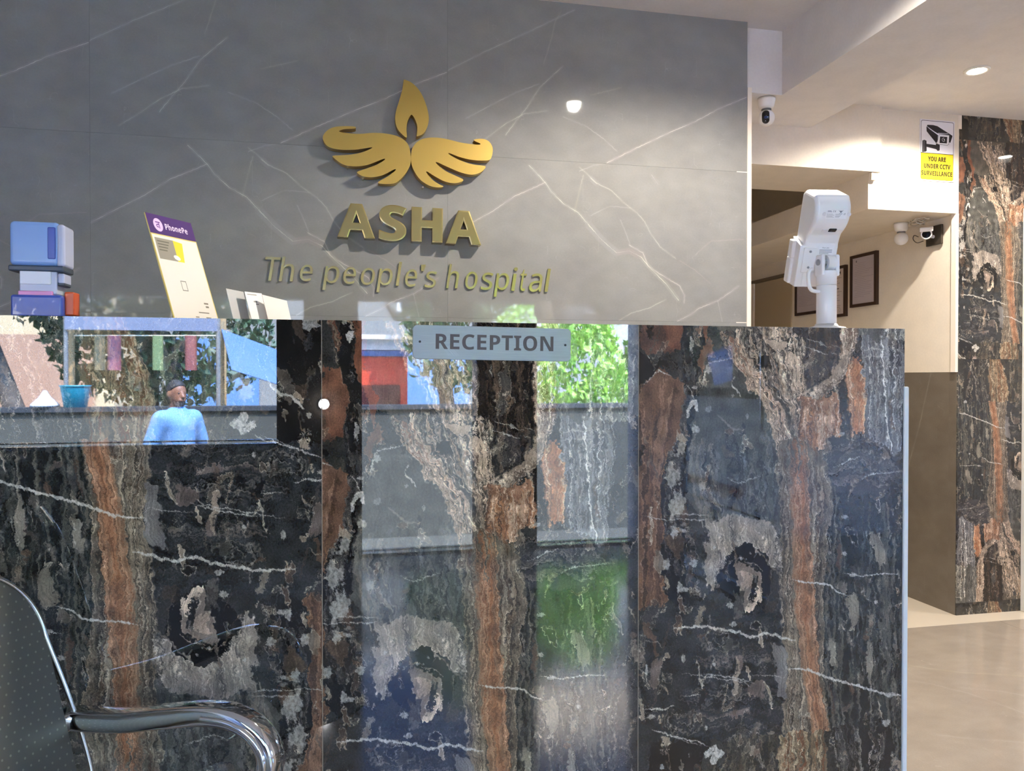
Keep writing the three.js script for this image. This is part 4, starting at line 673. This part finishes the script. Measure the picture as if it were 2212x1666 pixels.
{
  const t = thing('cable_coil', 'tangled pale cables bundled under the cream passage lintel', 'cable', [2.79, 1.977, -3.33]);
  const R = rng(15), pts = []; for (let i = 0; i < 46; i++) { const a = i * 0.62; pts.push([Math.cos(a) * (0.026 + 0.016 * R()) + (i / 46 - 0.5) * 0.05, -0.008 - R() * 0.022, Math.sin(a) * 0.028 - (i / 46 - 0.5) * 0.12]); }
  mesh('cable', tubeGeo(pts, 0.0026, 420, 6), std('#bdb2a1', 0.6), t);
  mesh('cable_clip', new RoundedBoxGeometry(0.02, 0.008, 0.012, 2, 0.002), std('#d8d2c6', 0.5), t, [0, -0.004, 0]);
}
{ // surveillance warning sign
  const c = canvas(560, 850), g = c.getContext('2d'), P = (pts, col) => { g.fillStyle = col; g.beginPath(); pts.forEach(([x, y], i) => i ? g.lineTo(x, y) : g.moveTo(x, y)); g.closePath(); g.fill(); };
  g.fillStyle = '#e6e2e8'; g.fillRect(0, 0, 560, 850);
  const rr = (x, y, w, h, r) => { g.beginPath(); g.roundRect(x, y, w, h, r); };
  g.save(); rr(16, 16, 528, 818, 28); g.clip(); g.fillStyle = '#e9e6ec'; g.fillRect(0, 0, 560, 470); g.fillStyle = '#f3cf24'; g.fillRect(0, 466, 560, 400); g.fillStyle = '#2c2418'; g.fillRect(0, 462, 560, 8); g.restore();
  g.strokeStyle = '#2a2624'; g.lineWidth = 6; rr(16, 16, 528, 818, 28); g.stroke();
  const k = (x, y) => [(x - 262) * 0.812 + 16, (y - 165 - (x - 262) * 0.088) * 0.70 + 14];
  const kp = (l) => l.map(([x, y]) => k(x, y)), ink = '#2b2628';
  P(kp([[385, 262], [500, 268], [585, 290], [885, 480], [890, 495], [848, 625], [820, 610], [828, 470], [600, 440], [370, 305]]), ink);
  P(kp([[366, 300], [600, 470], [590, 590], [565, 630], [372, 390]]), ink);
  g.strokeStyle = '#e9e6ec'; g.lineWidth = 6; g.beginPath(); [[370, 290], [600, 455], [600, 430], [800, 440]].forEach(([x, y], i) => { const q = k(x, y); if (i) g.lineTo(...q); else g.moveTo(...q); }); g.stroke();
  P(kp([[620, 465], [825, 475], [820, 650], [790, 672], [590, 650], [580, 620]]), '#f2f0f4'); g.strokeStyle = ink; g.lineWidth = 4; g.stroke();
  P(kp([[640, 495], [785, 505], [778, 635], [633, 625]]), ink);
  g.strokeStyle = '#cfcbd2'; g.lineWidth = 7; const cc = k(712, 562); g.beginPath(); g.arc(cc[0], cc[1], 24, 0.4, 5.2); g.stroke(); g.fillStyle = '#f2f0f4'; g.beginPath(); g.arc(cc[0] + 12, cc[1] - 2, 9, 0, 7); g.fill();
  P(kp([[290, 575], [330, 560], [372, 580], [378, 780], [360, 795], [290, 805]]), ink); P(kp([[372, 640], [560, 665], [560, 630], [620, 655], [638, 670], [636, 770], [600, 785], [565, 750], [372, 700]]), ink);
  g.strokeStyle = '#bdb8c0'; g.lineWidth = 4; g.beginPath(); g.moveTo(...k(322, 580)); g.lineTo(...k(320, 790)); g.stroke();
  g.fillStyle = '#3a2c10'; g.textAlign = 'center';
  const tx = (s, y, w) => { g.save(); g.font = 'bold 84px sans-serif'; g.translate(280, y); g.scale(w / g.measureText(s).width, 1); g.fillText(s, 0, 0); g.lineWidth = 5; g.strokeStyle = '#3a2c10'; g.strokeText(s, 0, 0); g.restore(); };
  tx('YOU ARE', 574, 290); tx('UNDER CCTV', 674, 430); tx('SURVEILLANCE', 774, 508); g.fillRect(465, 806, 56, 4);
  const t = canvasTex(c), s = thing('warning_sign', 'white and yellow CCTV surveillance warning sign beside the dark marble pillar', 'sign', [2.784, 2.275, PILLAR_Z]);
  s.rotation.z = -0.008;
  mesh('panel', new RoundedBoxGeometry(0.196, 0.297, 0.003, 2, 0.001), std('#e6e2e8', 0.5), s, [0, 0, 0.0015]);
  mesh('print', new THREE.PlaneGeometry(0.194, 0.295), std('#ffffff', 0.9, 0, { map: t }), s, [0, 0, 0.0033]);
}
{ // framed certificates on the passage wall
  const wood = std('#3a261b', 0.45), specs = [
    [-4.0, -3.77, 1.586, 1.89, 'dark framed certificate nearest the passage opening', 0], [-4.275, -4.043, 1.541, 1.849, 'dark framed certificate with bold black print behind the card terminal', 1], [-4.573, -4.30, 1.583, 1.89, 'dark framed certificate deepest in the passage next to the door', 2]];
  for (const [z0, z1, y0, y1, label, kind] of specs) {
    const w = z1 - z0, h = y1 - y0, f = 0.017, t = thing('framed_certificate', label, 'picture frame', [SIDE_X, y0, (z0 + z1) / 2], 'certificates on the passage wall');
    const c = canvas(256, 340), g = c.getContext('2d'), R = rng(90 + kind); g.fillStyle = kind === 1 ? '#d3c6c0' : '#b9aeb2'; g.fillRect(0, 0, 256, 340); g.fillStyle = kind === 1 ? '#332c2a' : '#8d848a';
    for (let i = 0; i < 20; i++) g.fillRect(24 + (i % 4 === 0 ? 30 : 0), 40 + i * 13, 90 + R() * 110, kind === 1 && i > 5 && i < 9 ? 6 : 1.6);
    g.fillStyle = '#6f676a'; g.beginPath(); g.arc(44, 26, 8, 0, 7); g.fill(); if (kind === 1) { g.font = 'bold 20px serif'; g.fillStyle = '#332c2a'; g.fillRect(150, 20, 60, 16); g.beginPath(); g.arc(200, 310, 12, 0, 7); g.stroke(); }
    mesh('backing', boxGeo(-0.012, 0.004, -w / 2 + 0.004, -0.001, h - 0.004, w / 2 - 0.004), std('#4a3d33', 0.8), t);
    const p = mesh('paper', new THREE.PlaneGeometry(w - 2 * f, h - 2 * f), new THREE.MeshPhysicalMaterial({ map: canvasTex(c), roughness: 0.3, clearcoat: 0.6, clearcoatRoughness: 0.05 }), t, [-0.0128, h / 2, 0]); p.rotation.y = -Math.PI / 2;
    mesh('frame_rail', boxGeo(-0.02, 0, -w / 2, -0.0005, f, w / 2), wood, t); mesh('frame_rail', boxGeo(-0.02, h - f, -w / 2, -0.0005, h, w / 2), wood, t);
    mesh('frame_stile', boxGeo(-0.02, f, -w / 2, -0.0005, h - f, -w / 2 + f), wood, t); mesh('frame_stile', boxGeo(-0.02, f, w / 2 - f, -0.0005, h - f, w / 2), wood, t);
  }
}

// ---------------------------------------------------------------- glass door leaf with the emergency film, seen in the polished counter
{
  const t = thing('glass_door_leaf', 'open glass door leaf with a frosted film reading Emergency Services', 'door', [2.0, 0, 1.02]);
  const w = 1.0, pane = mesh('pane', new THREE.PlaneGeometry(w, 2.1), glass, t, [0, 1.06, 0]); pane.rotation.y = -Math.PI / 2;
  const c = canvas(1024, 704), g = c.getContext('2d'); g.fillStyle = '#dbe8f1'; g.fillRect(0, 0, 1024, 704); g.fillStyle = '#2b3138'; g.fillRect(0, 0, 1024, 56); g.fillRect(0, 660, 1024, 14);
  g.fillStyle = '#7d0c1e'; g.font = 'bold 92px sans-serif'; g.save(); g.translate(315, 592); g.scale(690 / g.measureText('Emergency Services').width, 1); g.fillText('Emergency Services', 0, 0); g.strokeStyle = '#7d0c1e'; g.lineWidth = 6; g.strokeText('Emergency Services', 0, 0); g.restore(); g.strokeStyle = '#2b3138'; g.lineWidth = 8; g.beginPath(); g.ellipse(205, 530, 75, 110, 0, 0, 7); g.stroke();
  const film = mesh('frosted_film', new THREE.PlaneGeometry(w, 0.688), new THREE.MeshPhysicalMaterial({ map: canvasTex(c), roughness: 1, transmission: 0.6, thickness: 0, side: THREE.DoubleSide }), t, [-0.003, 0.774, 0]); film.rotation.y = -Math.PI / 2;
  mesh('bottom_rail', new RoundedBoxGeometry(0.03, 0.08, w, 2, 0.004), steel, t, [0, 0.05, 0]); mesh('top_rail', new RoundedBoxGeometry(0.03, 0.05, w, 2, 0.004), steel, t, [0, 2.12, 0]);
  mesh('floor_pivot', new THREE.CylinderGeometry(0.02, 0.02, 0.011, 16), steel, t, [0, 0.0055, 0.45]);
  mesh('handle', barGeo([-0.03, 0.9, -0.42], [-0.03, 1.3, -0.42], 0.011), steel, t);
}
{ // added lamp on the pier, stands in for a bright glint in the slab
  const p = onZ(700, 873, 2 * COUNTER_Z - FZ), t = thing('added_pier_lamp', 'added round lamp on the dark street-front pier standing in for a bright glint', 'lamp', [p[0], p[1], FZ]);
  mesh('lamp_body', new THREE.CylinderGeometry(0.03, 0.034, 0.018, 28).rotateX(Math.PI / 2), std('#d7d7d7', 0.4), t, [0, 0, -0.009]);
  mesh('lamp_face', new THREE.CylinderGeometry(0.022, 0.022, 0.003, 28).rotateX(Math.PI / 2), new THREE.MeshStandardMaterial({ color: '#ffffff', emissive: '#ffffff', emissiveIntensity: 70 }), t, [0, 0, -0.0195]);
  const l = new THREE.PointLight(0xffffff, 0.25); l.position.set(p[0], p[1], FZ - 0.05); l.castShadow = true; l.name = 'added_pier_lamp_glow'; scene.add(l);
}

// ---------------------------------------------------------------- outside, seen in the polished stone
const back = (px, py, z) => { const p = onZ(px, py, 2 * COUNTER_Z - z); return [p[0], p[1], z]; };
const GROUND = -0.5, WZ = 5.2;
const outside = struct('ground', 'grey concrete forecourt and street', 'ground');
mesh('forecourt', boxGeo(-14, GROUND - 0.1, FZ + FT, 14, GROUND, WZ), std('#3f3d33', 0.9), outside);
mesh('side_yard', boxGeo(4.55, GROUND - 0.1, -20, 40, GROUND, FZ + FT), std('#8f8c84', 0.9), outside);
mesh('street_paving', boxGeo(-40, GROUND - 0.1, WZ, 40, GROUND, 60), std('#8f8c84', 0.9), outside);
const plinth = struct('trim_4', 'concrete entrance steps', 'steps');
for (let i = 0; i < 3; i++) mesh('step', boxGeo(-0.6, GROUND, FZ + FT + i * 0.3, 2.4, -0.0 - (i + 1) * 0.125, FZ + FT + (i + 1) * 0.3), std('#a39d92', 0.7), plinth);
const boundary = struct('wall_boundary', 'olive plastered boundary wall with a dark coping', 'wall');
mesh('wall_panel', boxGeo(-14, GROUND, WZ, 14, 0.84, WZ + 0.15), std('#434137', 0.9), boundary);
mesh('coping', boxGeo(-14, 0.84, WZ - 0.03, 14, 0.885, WZ + 0.18), std('#26282a', 0.7), boundary);
// buildings across the street
function building(name, label, x0, x1, z, h, wallCol, rows, cols, doorCol) {
  const t = thing(name, label, 'building', [(x0 + x1) / 2, GROUND, z]), w = x1 - x0, m = std(wallCol, 0.9);
  mesh('walls', boxGeo(-w / 2, 0, 0, w / 2, h, 5), m, t);
  mesh('roof_slab', boxGeo(-w / 2 - 0.3, h, -0.4, w / 2 + 0.3, h + 0.25, 5.2), std('#b5aea2', 0.9), t);
  const gl = std('#2e3a44', 0.2), fr = std('#d9d4c8', 0.6);
  for (let r = 0; r < rows; r++) for (let c = 0; c < cols; c++) { const x = -w / 2 + (c + 0.5) * w / cols, y = 3.4 + r * 3; if (y + 1.3 > h) continue; const win = mesh('window', boxGeo(x - 0.6, y, -0.06, x + 0.6, y + 1.3, 0), fr, t); mesh('pane', boxGeo(x - 0.52, y + 0.08, -0.07, x + 0.52, y + 1.22, -0.05), gl, win); }
  for (let c = 0; c < cols; c++) { const x = -w / 2 + (c + 0.5) * w / cols; mesh('shutter', boxGeo(x - w / cols * 0.38, 0, -0.05, x + w / cols * 0.38, 2.5, 0), std(doorCol, 0.6), t); }
}
building('shop_building', 'pale cream shop building across the street', -13, -4.6, 13.5, 5.6, '#a8936f', 2, 3, '#8d6b52');
building('shop_building', 'grey shop building with blue shutters across the street', -4.0, 2.9, 14.5, 5.4, '#6f6c64', 1, 3, '#4a6a8f');
building('shop_building', 'white shop building across the street behind the leafy shrubs', 3.6, 13, 14, 5.9, '#98948a', 2, 4, '#7c7a74');
// foliage
const leafGeo = (() => { const g = new THREE.BufferGeometry(); g.setAttribute('position', new THREE.Float32BufferAttribute([0, 0, 0, 0.5, 0.45, 0.12, 0, 1, 0, -0.5, 0.45, 0.12], 3)); g.setIndex([0, 1, 2, 0, 2, 3]); g.computeVertexNormals(); return g; })();
const leafMats = ['#7fa83a', '#9cc648', '#35502a', '#4a6836'].map((c) => new THREE.MeshPhysicalMaterial({ color: c, roughness: 0.6, side: THREE.DoubleSide, transmission: 0.35, thickness: 0 }));
function foliage(parent, blobs, n, size, mat, seed) {
  const R = rng(seed), im = new THREE.InstancedMesh(leafGeo, mat, n), m = new THREE.Matrix4(), q = new THREE.Quaternion(), e = new THREE.Euler(), vol = blobs.map((b) => b[3] * b[4] * b[5]), sum = vol.reduce((a, b) => a + b);
  for (let i = 0; i < n; i++) {
    let k = R() * sum, j = 0; while (k > vol[j] && j < vol.length - 1) { k -= vol[j]; j++; }
    const b = blobs[j], u = R() * 2 - 1, a = R() * 6.283, r = 0.45 + 0.55 * Math.cbrt(R()), s = Math.sqrt(1 - u * u);
    q.setFromEuler(e.set((R() - 0.5) * 2.6, R() * 6.28, (R() - 0.5) * 2.6)); const z = size * (0.6 + R() * 0.8);
    im.setMatrixAt(i, m.compose(new THREE.Vector3(b[0] + b[3] * r * s * Math.cos(a), b[1] + b[4] * r * u, b[2] + b[5] * r * s * Math.sin(a)), q, new THREE.Vector3(z * 0.6, z, z)));
  }
  im.name = 'foliage'; im.userData.kind = 'stuff'; parent.add(im); return im;
}
function plant(name, label, x, z, trunk, blobs, n, size, mat, seed, group, lean = 0) {
  const t = thing(name, label, name.includes('tree') ? 'tree' : 'shrub', [x, GROUND, z], group);
  if (trunk) mesh('trunk', merged([tubeGeo([[0, 0, 0], [lean * 0.35, trunk * 0.35, 0], [lean, trunk, 0.1]], 0.11, 24, 10), tubeGeo([[lean * 0.8, trunk * 0.75, 0], [lean + 0.5, trunk + 0.7, 0.2]], 0.06, 14, 8), tubeGeo([[lean * 0.85, trunk * 0.8, 0], [lean - 0.6, trunk + 0.6, 0.1]], 0.05, 14, 8)]), std('#4b4238', 0.9), t);
  else for (const a of [-0.25, 0.1, 0.3]) mesh('stem', tubeGeo([[a * 0.4, 0, 0], [a, 0.6, 0.05], [a * 1.6, 1.2, 0]], 0.02, 12, 6), std('#54503c', 0.9), t);
  foliage(t, blobs, n, size, mat, seed); return t;
}
{
  const a = back(90, 880, 7.2); plant('street_tree', 'leaning street tree with a thick dark trunk behind the boundary wall', a[0] + 0.2, 7.2, 2.9, [[-0.9, 3.6, 0, 1.6, 0.9, 1.2], [0.6, 4.0, 0.2, 1.3, 0.9, 1.1]], 5200, 0.16, leafMats[2], 301, null, -1.1);
  const b = back(1290, 800, 6.4); plant('leafy_shrub', 'bright green sunlit shrub behind the boundary wall', b[0] - 0.15, 6.4, 0, [[-0.15, 1.75, 0, 0.62, 0.7, 0.5], [0.3, 1.3, -0.1, 0.5, 0.5, 0.4], [-0.1, 2.4, 0, 0.5, 0.5, 0.4]], 2600, 0.11, leafMats[1], 302);
  const b2 = back(1395, 800, 6.8); plant('leafy_shrub', 'yellow green shrub beside the sunlit shrub behind the boundary wall', b2[0] + 0.15, 6.8, 0, [[0, 1.6, 0, 0.5, 0.9, 0.45]], 1500, 0.11, leafMats[0], 303);
  const c = back(990, 800, 8.2); plant('street_tree', 'slender street tree with drooping leaves beside the red kiosk', c[0], 8.2, 2.4, [[0, 2.3, 0, 0.8, 0.9, 0.7], [0.4, 3.3, 0, 1.1, 0.8, 0.9]], 3200, 0.15, leafMats[3], 304, null, -0.3);
  const d = back(350, 800, 8.6); plant('street_tree', 'dark leafed street tree behind the hanging cloths', d[0], 8.6, 2.2, [[0, 2.2, 0, 1.5, 1.0, 0.9], [-0.9, 2.9, 0.3, 1.2, 0.8, 0.9]], 4200, 0.15, leafMats[2], 305, null, 0.2);
}
{ // blue tarpaulin on posts
  const tl = back(478, 712, 7.0), tr = back(612, 762, 7.0), bl = back(500, 800, 6.6), br = back(620, 838, 6.6);
  const t = thing('tarpaulin_stall', 'blue tarpaulin sheet stretched between two posts behind the boundary wall', 'stall', [0, GROUND, 0]);
  const up = (p) => [p[0], p[1] - GROUND, p[2]];
  mesh('sheet', quadSlab(up(bl), up(br), up(tr), up(tl), 0.01), std('#234a76', 0.6), t);
  for (const p of [tl, tr]) mesh('post', barGeo([p[0], 0, p[2] + 0.03], [p[0], p[1] - GROUND + 0.1, p[2] + 0.03], 0.03), std('#8a7654', 0.8), t);
}
{ // red kiosk
  const a = back(760, 830, 9.5), b = back(880, 735, 9.5), t = thing('red_kiosk', 'red painted kiosk with a white and blue band under its roof', 'kiosk', [(a[0] + b[0]) / 2, GROUND, 9.5]), w = b[0] - a[0], h = b[1] - GROUND;
  mesh('cabin', boxGeo(-w / 2, 0, 0, w / 2, h, 1.6), std('#b23a26', 0.6), t); mesh('band', boxGeo(-w / 2 - 0.02, h - 0.16, -0.03, w / 2 + 0.02, h, 0), std('#dfe7f2', 0.5), t); mesh('band', boxGeo(-w / 2 - 0.02, h - 0.26, -0.03, w / 2 + 0.02, h - 0.17, 0), std('#3c63a8', 0.5), t);
  mesh('roof', boxGeo(-w / 2 - 0.15, h, -0.25, w / 2 + 0.15, h + 0.07, 1.8), std('#cfc6ba', 0.7), t); mesh('hatch', boxGeo(-w / 2 + 0.12, 0.95, -0.02, w / 2 - 0.12, 1.55, 0), std('#4e1d15', 0.6), t);
}
{ // cloths hung on a line, pale banner, posts, odds and ends on the wall
  const cols = [['#7d4a58', 232, 262, 'pink cloth hanging on the line beside the green cloth'], ['#66754a', 330, 352, 'green cloth hanging on the line'], ['#7c4640', 400, 425, 'red cloth hanging on the line next to the tall post'], ['#75694a', 205, 226, 'mustard cloth hanging on the line']];
  for (const [c, x0, x1, label] of cols) { const p = back(x0, 725, 7.4), q = back(x1, 800, 7.4), g = new THREE.PlaneGeometry(q[0] - p[0], p[1] - q[1], 10, 12), pa = g.attributes.position; for (let i = 0; i < pa.count; i++) pa.setZ(i, Math.sin(pa.getX(i) * 40) * 0.025); g.computeVertexNormals(); single('hanging_cloth', g, std(c, 0.9, 0, { side: THREE.DoubleSide }), label, 'cloth', [(p[0] + q[0]) / 2, (p[1] + q[1]) / 2, 7.4], 'cloths on the line'); }
  const l0 = back(150, 725, 7.4), l1 = back(480, 725, 7.4), t = thing('cloth_line', 'rope strung between two wooden posts behind the boundary wall', 'rope', [0, GROUND, 7.44]);
  mesh('rope', barGeo([l0[0], l0[1] - GROUND, 0], [l1[0], l1[1] - GROUND, 0], 0.008), std('#c9bfa5', 0.9), t); for (const p of [l0, l1]) mesh('post', barGeo([p[0], 0, 0], [p[0], p[1] - GROUND + 0.5, 0], 0.045), std('#9a7d54', 0.85), t);
  const s0 = back(140, 712, 6.6), s1 = back(470, 690, 6.6), bt = thing('street_banner', 'long pale banner on two poles behind the boundary wall', 'banner', [0, GROUND, 6.6]);
  mesh('sheet', boxGeo(s0[0], s0[1] - GROUND, -0.01, s1[0], s1[1] - GROUND + 0.1, 0.01), std('#626775', 0.7), bt); for (const x of [s0[0], s1[0]]) mesh('pole', barGeo([x, 0, 0.03], [x, s1[1] - GROUND + 0.15, 0.03], 0.025), std('#7d7a74', 0.5, 0.5), bt);
  const bk = back(163, 868, WZ + 0.07); const bu = thing('bucket', 'teal plastic bucket standing on the boundary wall', 'bucket', [bk[0], 0.885, WZ + 0.07]); mesh('pail', lathe([[0, 0], [0.10, 0], [0.13, 0.2], [0.138, 0.2], [0.138, 0.21], [0.122, 0.21], [0.095, 0.01], [0, 0.01]], 28), std('#177c8e', 0.4), bu); mesh('bail', tubeGeo([[-0.13, 0.2, 0], [-0.1, 0.1, 0.1], [0, 0.07, 0.14], [0.1, 0.1, 0.1], [0.13, 0.2, 0]], 0.004, 24, 6), std('#d8d8d8', 0.4), bu);
  const wk = back(97, 868, WZ + 0.07); single('white_bundle', lathe([[0, 0], [0.13, 0], [0.12, 0.03], [0.05, 0.1], [0.015, 0.16], [0, 0.165]], 20), std('#a9adb6', 0.7), 'white knotted cloth bundle lying on the boundary wall', 'bundle', [wk[0], 0.885, WZ + 0.07]);
}
// ---------------------------------------------------------------- man in a blue shirt standing in the forecourt
function sdfGeo(fn, c, half, res) {
  const mc = new MarchingCubes(res, new THREE.MeshBasicMaterial(), false, false, 60000); mc.isolation = 0;
  const hs = res / 2; for (let k = 0; k < res; k++) for (let j = 0; j < res; j++) for (let i = 0; i < res; i++) mc.field[i + j * res + k * res * res] = -fn(c[0] + (i - hs) / hs * half, c[1] + (j - hs) / hs * half, c[2] + (k - hs) / hs * half);
  mc.update(); const n = mc.count, p = new Float32Array(mc.positionArray.slice(0, n * 3)); for (let i = 0; i < n; i++) { p[i * 3] = p[i * 3] * half + c[0]; p[i * 3 + 1] = p[i * 3 + 1] * half + c[1]; p[i * 3 + 2] = p[i * 3 + 2] * half + c[2]; }
  const g = new THREE.BufferGeometry(); g.setAttribute('position', new THREE.BufferAttribute(p, 3)); g.setAttribute('normal', new THREE.BufferAttribute(new Float32Array(mc.normalArray.slice(0, n * 3)), 3)); return g;
}
const cap = (a, b, r0, r1) => (x, y, z) => { const bx = b[0] - a[0], by = b[1] - a[1], bz = b[2] - a[2], t = clamp(((x - a[0]) * bx + (y - a[1]) * by + (z - a[2]) * bz) / (bx * bx + by * by + bz * bz), 0, 1); return Math.hypot(x - a[0] - bx * t, y - a[1] - by * t, z - a[2] - bz * t) - lerp(r0, r1, t); };
const ell = (c, r) => (x, y, z) => { const k = Math.hypot((x - c[0]) / r[0], (y - c[1]) / r[1], (z - c[2]) / r[2]); return (k - 1) * Math.min(...r); };
const blend = (list, k) => (x, y, z) => { let d = list[0](x, y, z); for (let i = 1; i < list.length; i++) { const e = list[i](x, y, z), h = Math.max(k - Math.abs(d - e), 0) / k; d = Math.min(d, e) - h * h * k / 4; } return d; };
{
  const p = back(383, 825, 4.55), t = thing('person', 'man in a light blue shirt and dark trousers standing in front of the boundary wall', 'person', [p[0], GROUND, 4.55]); t.rotation.y = Math.PI - 0.75;
  const S = (y) => y * 0.955;                       // about 1.63 m tall
  const J = { hip: [0, S(0.93), 0], chest: [0, S(1.28), 0.0], neck: [0, S(1.44), -0.01], head: [0.01, S(1.60), 0.015], sl: [0.165, S(1.365), 0], sr: [-0.165, S(1.365), 0], el: [0.24, S(1.12), -0.03], er: [-0.25, S(1.12), -0.02], wl: [0.22, S(0.9), 0.1], wr: [-0.24, S(0.87), 0.06], kl: [0.10, S(0.5), 0.02], kr: [-0.11, S(0.5), 0.02], al: [0.11, 0.09, -0.02], ar: [-0.13, 0.09, -0.01] };
  const finger = (w, d, s) => { const o = []; for (let i = 0; i < 4; i++) { const a = [w[0] + (i - 1.5) * 0.004, w[1] - 0.075, w[2] + (i - 1.5) * 0.019], L = [0.062, 0.07, 0.066, 0.052][i], m = [a[0] - s * 0.006, a[1] - L * 0.55, a[2] + 0.003], e = [a[0] - s * 0.02, a[1] - L, a[2] + 0.006]; o.push(cap(a, m, 0.0088, 0.0082), cap(m, e, 0.0082, 0.0074)); } o.push(cap([w[0], w[1] - 0.03, w[2] + 0.03], [w[0] - s * 0.02, w[1] - 0.075, w[2] + 0.05], 0.011, 0.009)); o.push(ell([w[0], w[1] - 0.045, w[2]], [0.017, 0.048, 0.038])); return o; };
  const body = blend([cap(J.hip, J.chest, 0.125, 0.13), cap([-0.10, S(1.35), 0], [0.10, S(1.35), 0], 0.07, 0.07), cap(J.chest, J.neck, 0.07, 0.055), cap(J.neck, J.head, 0.052, 0.055), cap(J.sl, J.el, 0.052, 0.042), cap(J.sr, J.er, 0.052, 0.042), cap(J.el, J.wl, 0.041, 0.028), cap(J.er, J.wr, 0.041, 0.028), cap([0.085, S(0.88), 0], J.kl, 0.085, 0.056), cap([-0.085, S(0.88), 0], J.kr, 0.085, 0.056), cap(J.kl, J.al, 0.054, 0.038), cap(J.kr, J.ar, 0.054, 0.038), cap([0.11, 0.045, -0.05], [0.125, 0.035, 0.13], 0.04, 0.034), cap([-0.13, 0.045, -0.05], [-0.15, 0.035, 0.13], 0.04, 0.034)], 0.05);
  const hx = J.head, head = blend([ell([hx[0], hx[1] + 0.01, hx[2] - 0.01], [0.074, 0.105, 0.092]), ell([hx[0], hx[1] - 0.05, hx[2] + 0.025], [0.055, 0.065, 0.062]), cap([hx[0], hx[1] + 0.008, hx[2] + 0.076], [hx[0], hx[1] - 0.03, hx[2] + 0.096], 0.009, 0.014), ell([hx[0] + 0.077, hx[1] - 0.01, hx[2] - 0.01], [0.012, 0.03, 0.02]), ell([hx[0] - 0.077, hx[1] - 0.01, hx[2] - 0.01], [0.012, 0.03, 0.02]), cap([hx[0] - 0.02, hx[1] - 0.062, hx[2] + 0.081], [hx[0] + 0.02, hx[1] - 0.062, hx[2] + 0.081], 0.008, 0.008), cap(J.neck, hx, 0.05, 0.05)], 0.018);
  const skin = std('#7c5138', 0.55);
  mesh('body', merged([sdfGeo(body, [0, 0.82, 0.02], 0.86, 88), sdfGeo(head, [hx[0], hx[1] - 0.02, hx[2]], 0.17, 60), sdfGeo(blend(finger(J.wl, 0, 1), 0.006), [J.wl[0], J.wl[1] - 0.08, J.wl[2]], 0.1, 56), sdfGeo(blend(finger(J.wr, 0, -1), 0.006), [J.wr[0], J.wr[1] - 0.08, J.wr[2]], 0.1, 56)].map((g) => { g.setAttribute('uv', new THREE.BufferAttribute(new Float32Array(g.attributes.position.count * 2), 2)); return g; })), skin, t);
  const cut = (f, y0, y1) => (x, y, z) => Math.max(f(x, y, z), y0 - y, y - y1);
  const shirt = blend([cap([0, S(0.88), 0], J.chest, 0.15, 0.148), cap([-0.10, S(1.35), 0], [0.10, S(1.35), 0], 0.082, 0.082), cap(J.sl, [0.235, S(1.14), -0.028], 0.07, 0.066), cap(J.sr, [-0.245, S(1.14), -0.018], 0.07, 0.066), cap(J.chest, [0, S(1.44), 0], 0.08, 0.062)], 0.06);
  mesh('shirt', sdfGeo(cut(shirt, S(0.82), S(1.485)), [0, S(1.13), 0], 0.36, 64), std('#5d82a8', 0.85), t);
  const trousers = blend([cap([0, S(0.95), 0], [0, S(0.86), 0], 0.142, 0.14), cap([0.085, S(0.88), 0], J.kl, 0.1, 0.07), cap([-0.085, S(0.88), 0], J.kr, 0.1, 0.07), cap(J.kl, [0.11, 0.07, -0.02], 0.07, 0.062), cap(J.kr, [-0.13, 0.07, -0.01], 0.07, 0.062)], 0.04);
  mesh('trousers', sdfGeo(cut(trousers, 0.06, S(1.0)), [0, 0.47, 0], 0.52, 64), std('#2e3238', 0.85), t);
  const hair = (x, y, z) => Math.max(ell([hx[0], hx[1] + 0.018, hx[2] - 0.016], [0.082, 0.108, 0.1])(x, y, z), -(y - (hx[1] + 0.02 + (z - hx[2]) * 0.75)));
  mesh('hair', sdfGeo(hair, [hx[0], hx[1] + 0.03, hx[2]], 0.15, 44), std('#191614', 0.7), t);
  for (const s of [-1, 1]) { mesh('eye', new THREE.SphereGeometry(0.009, 14, 10), std('#3b2c24', 0.35), t, [hx[0] + s * 0.028, hx[1] + 0.002, hx[2] + 0.070]); mesh('shoe', new RoundedBoxGeometry(0.098, 0.075, 0.27, 3, 0.03), std('#1f1c1a', 0.5), t, [s > 0 ? 0.118 : -0.14, 0.0375, 0.04]); }
}
shade(scene);
renderer.render(scene, camera);
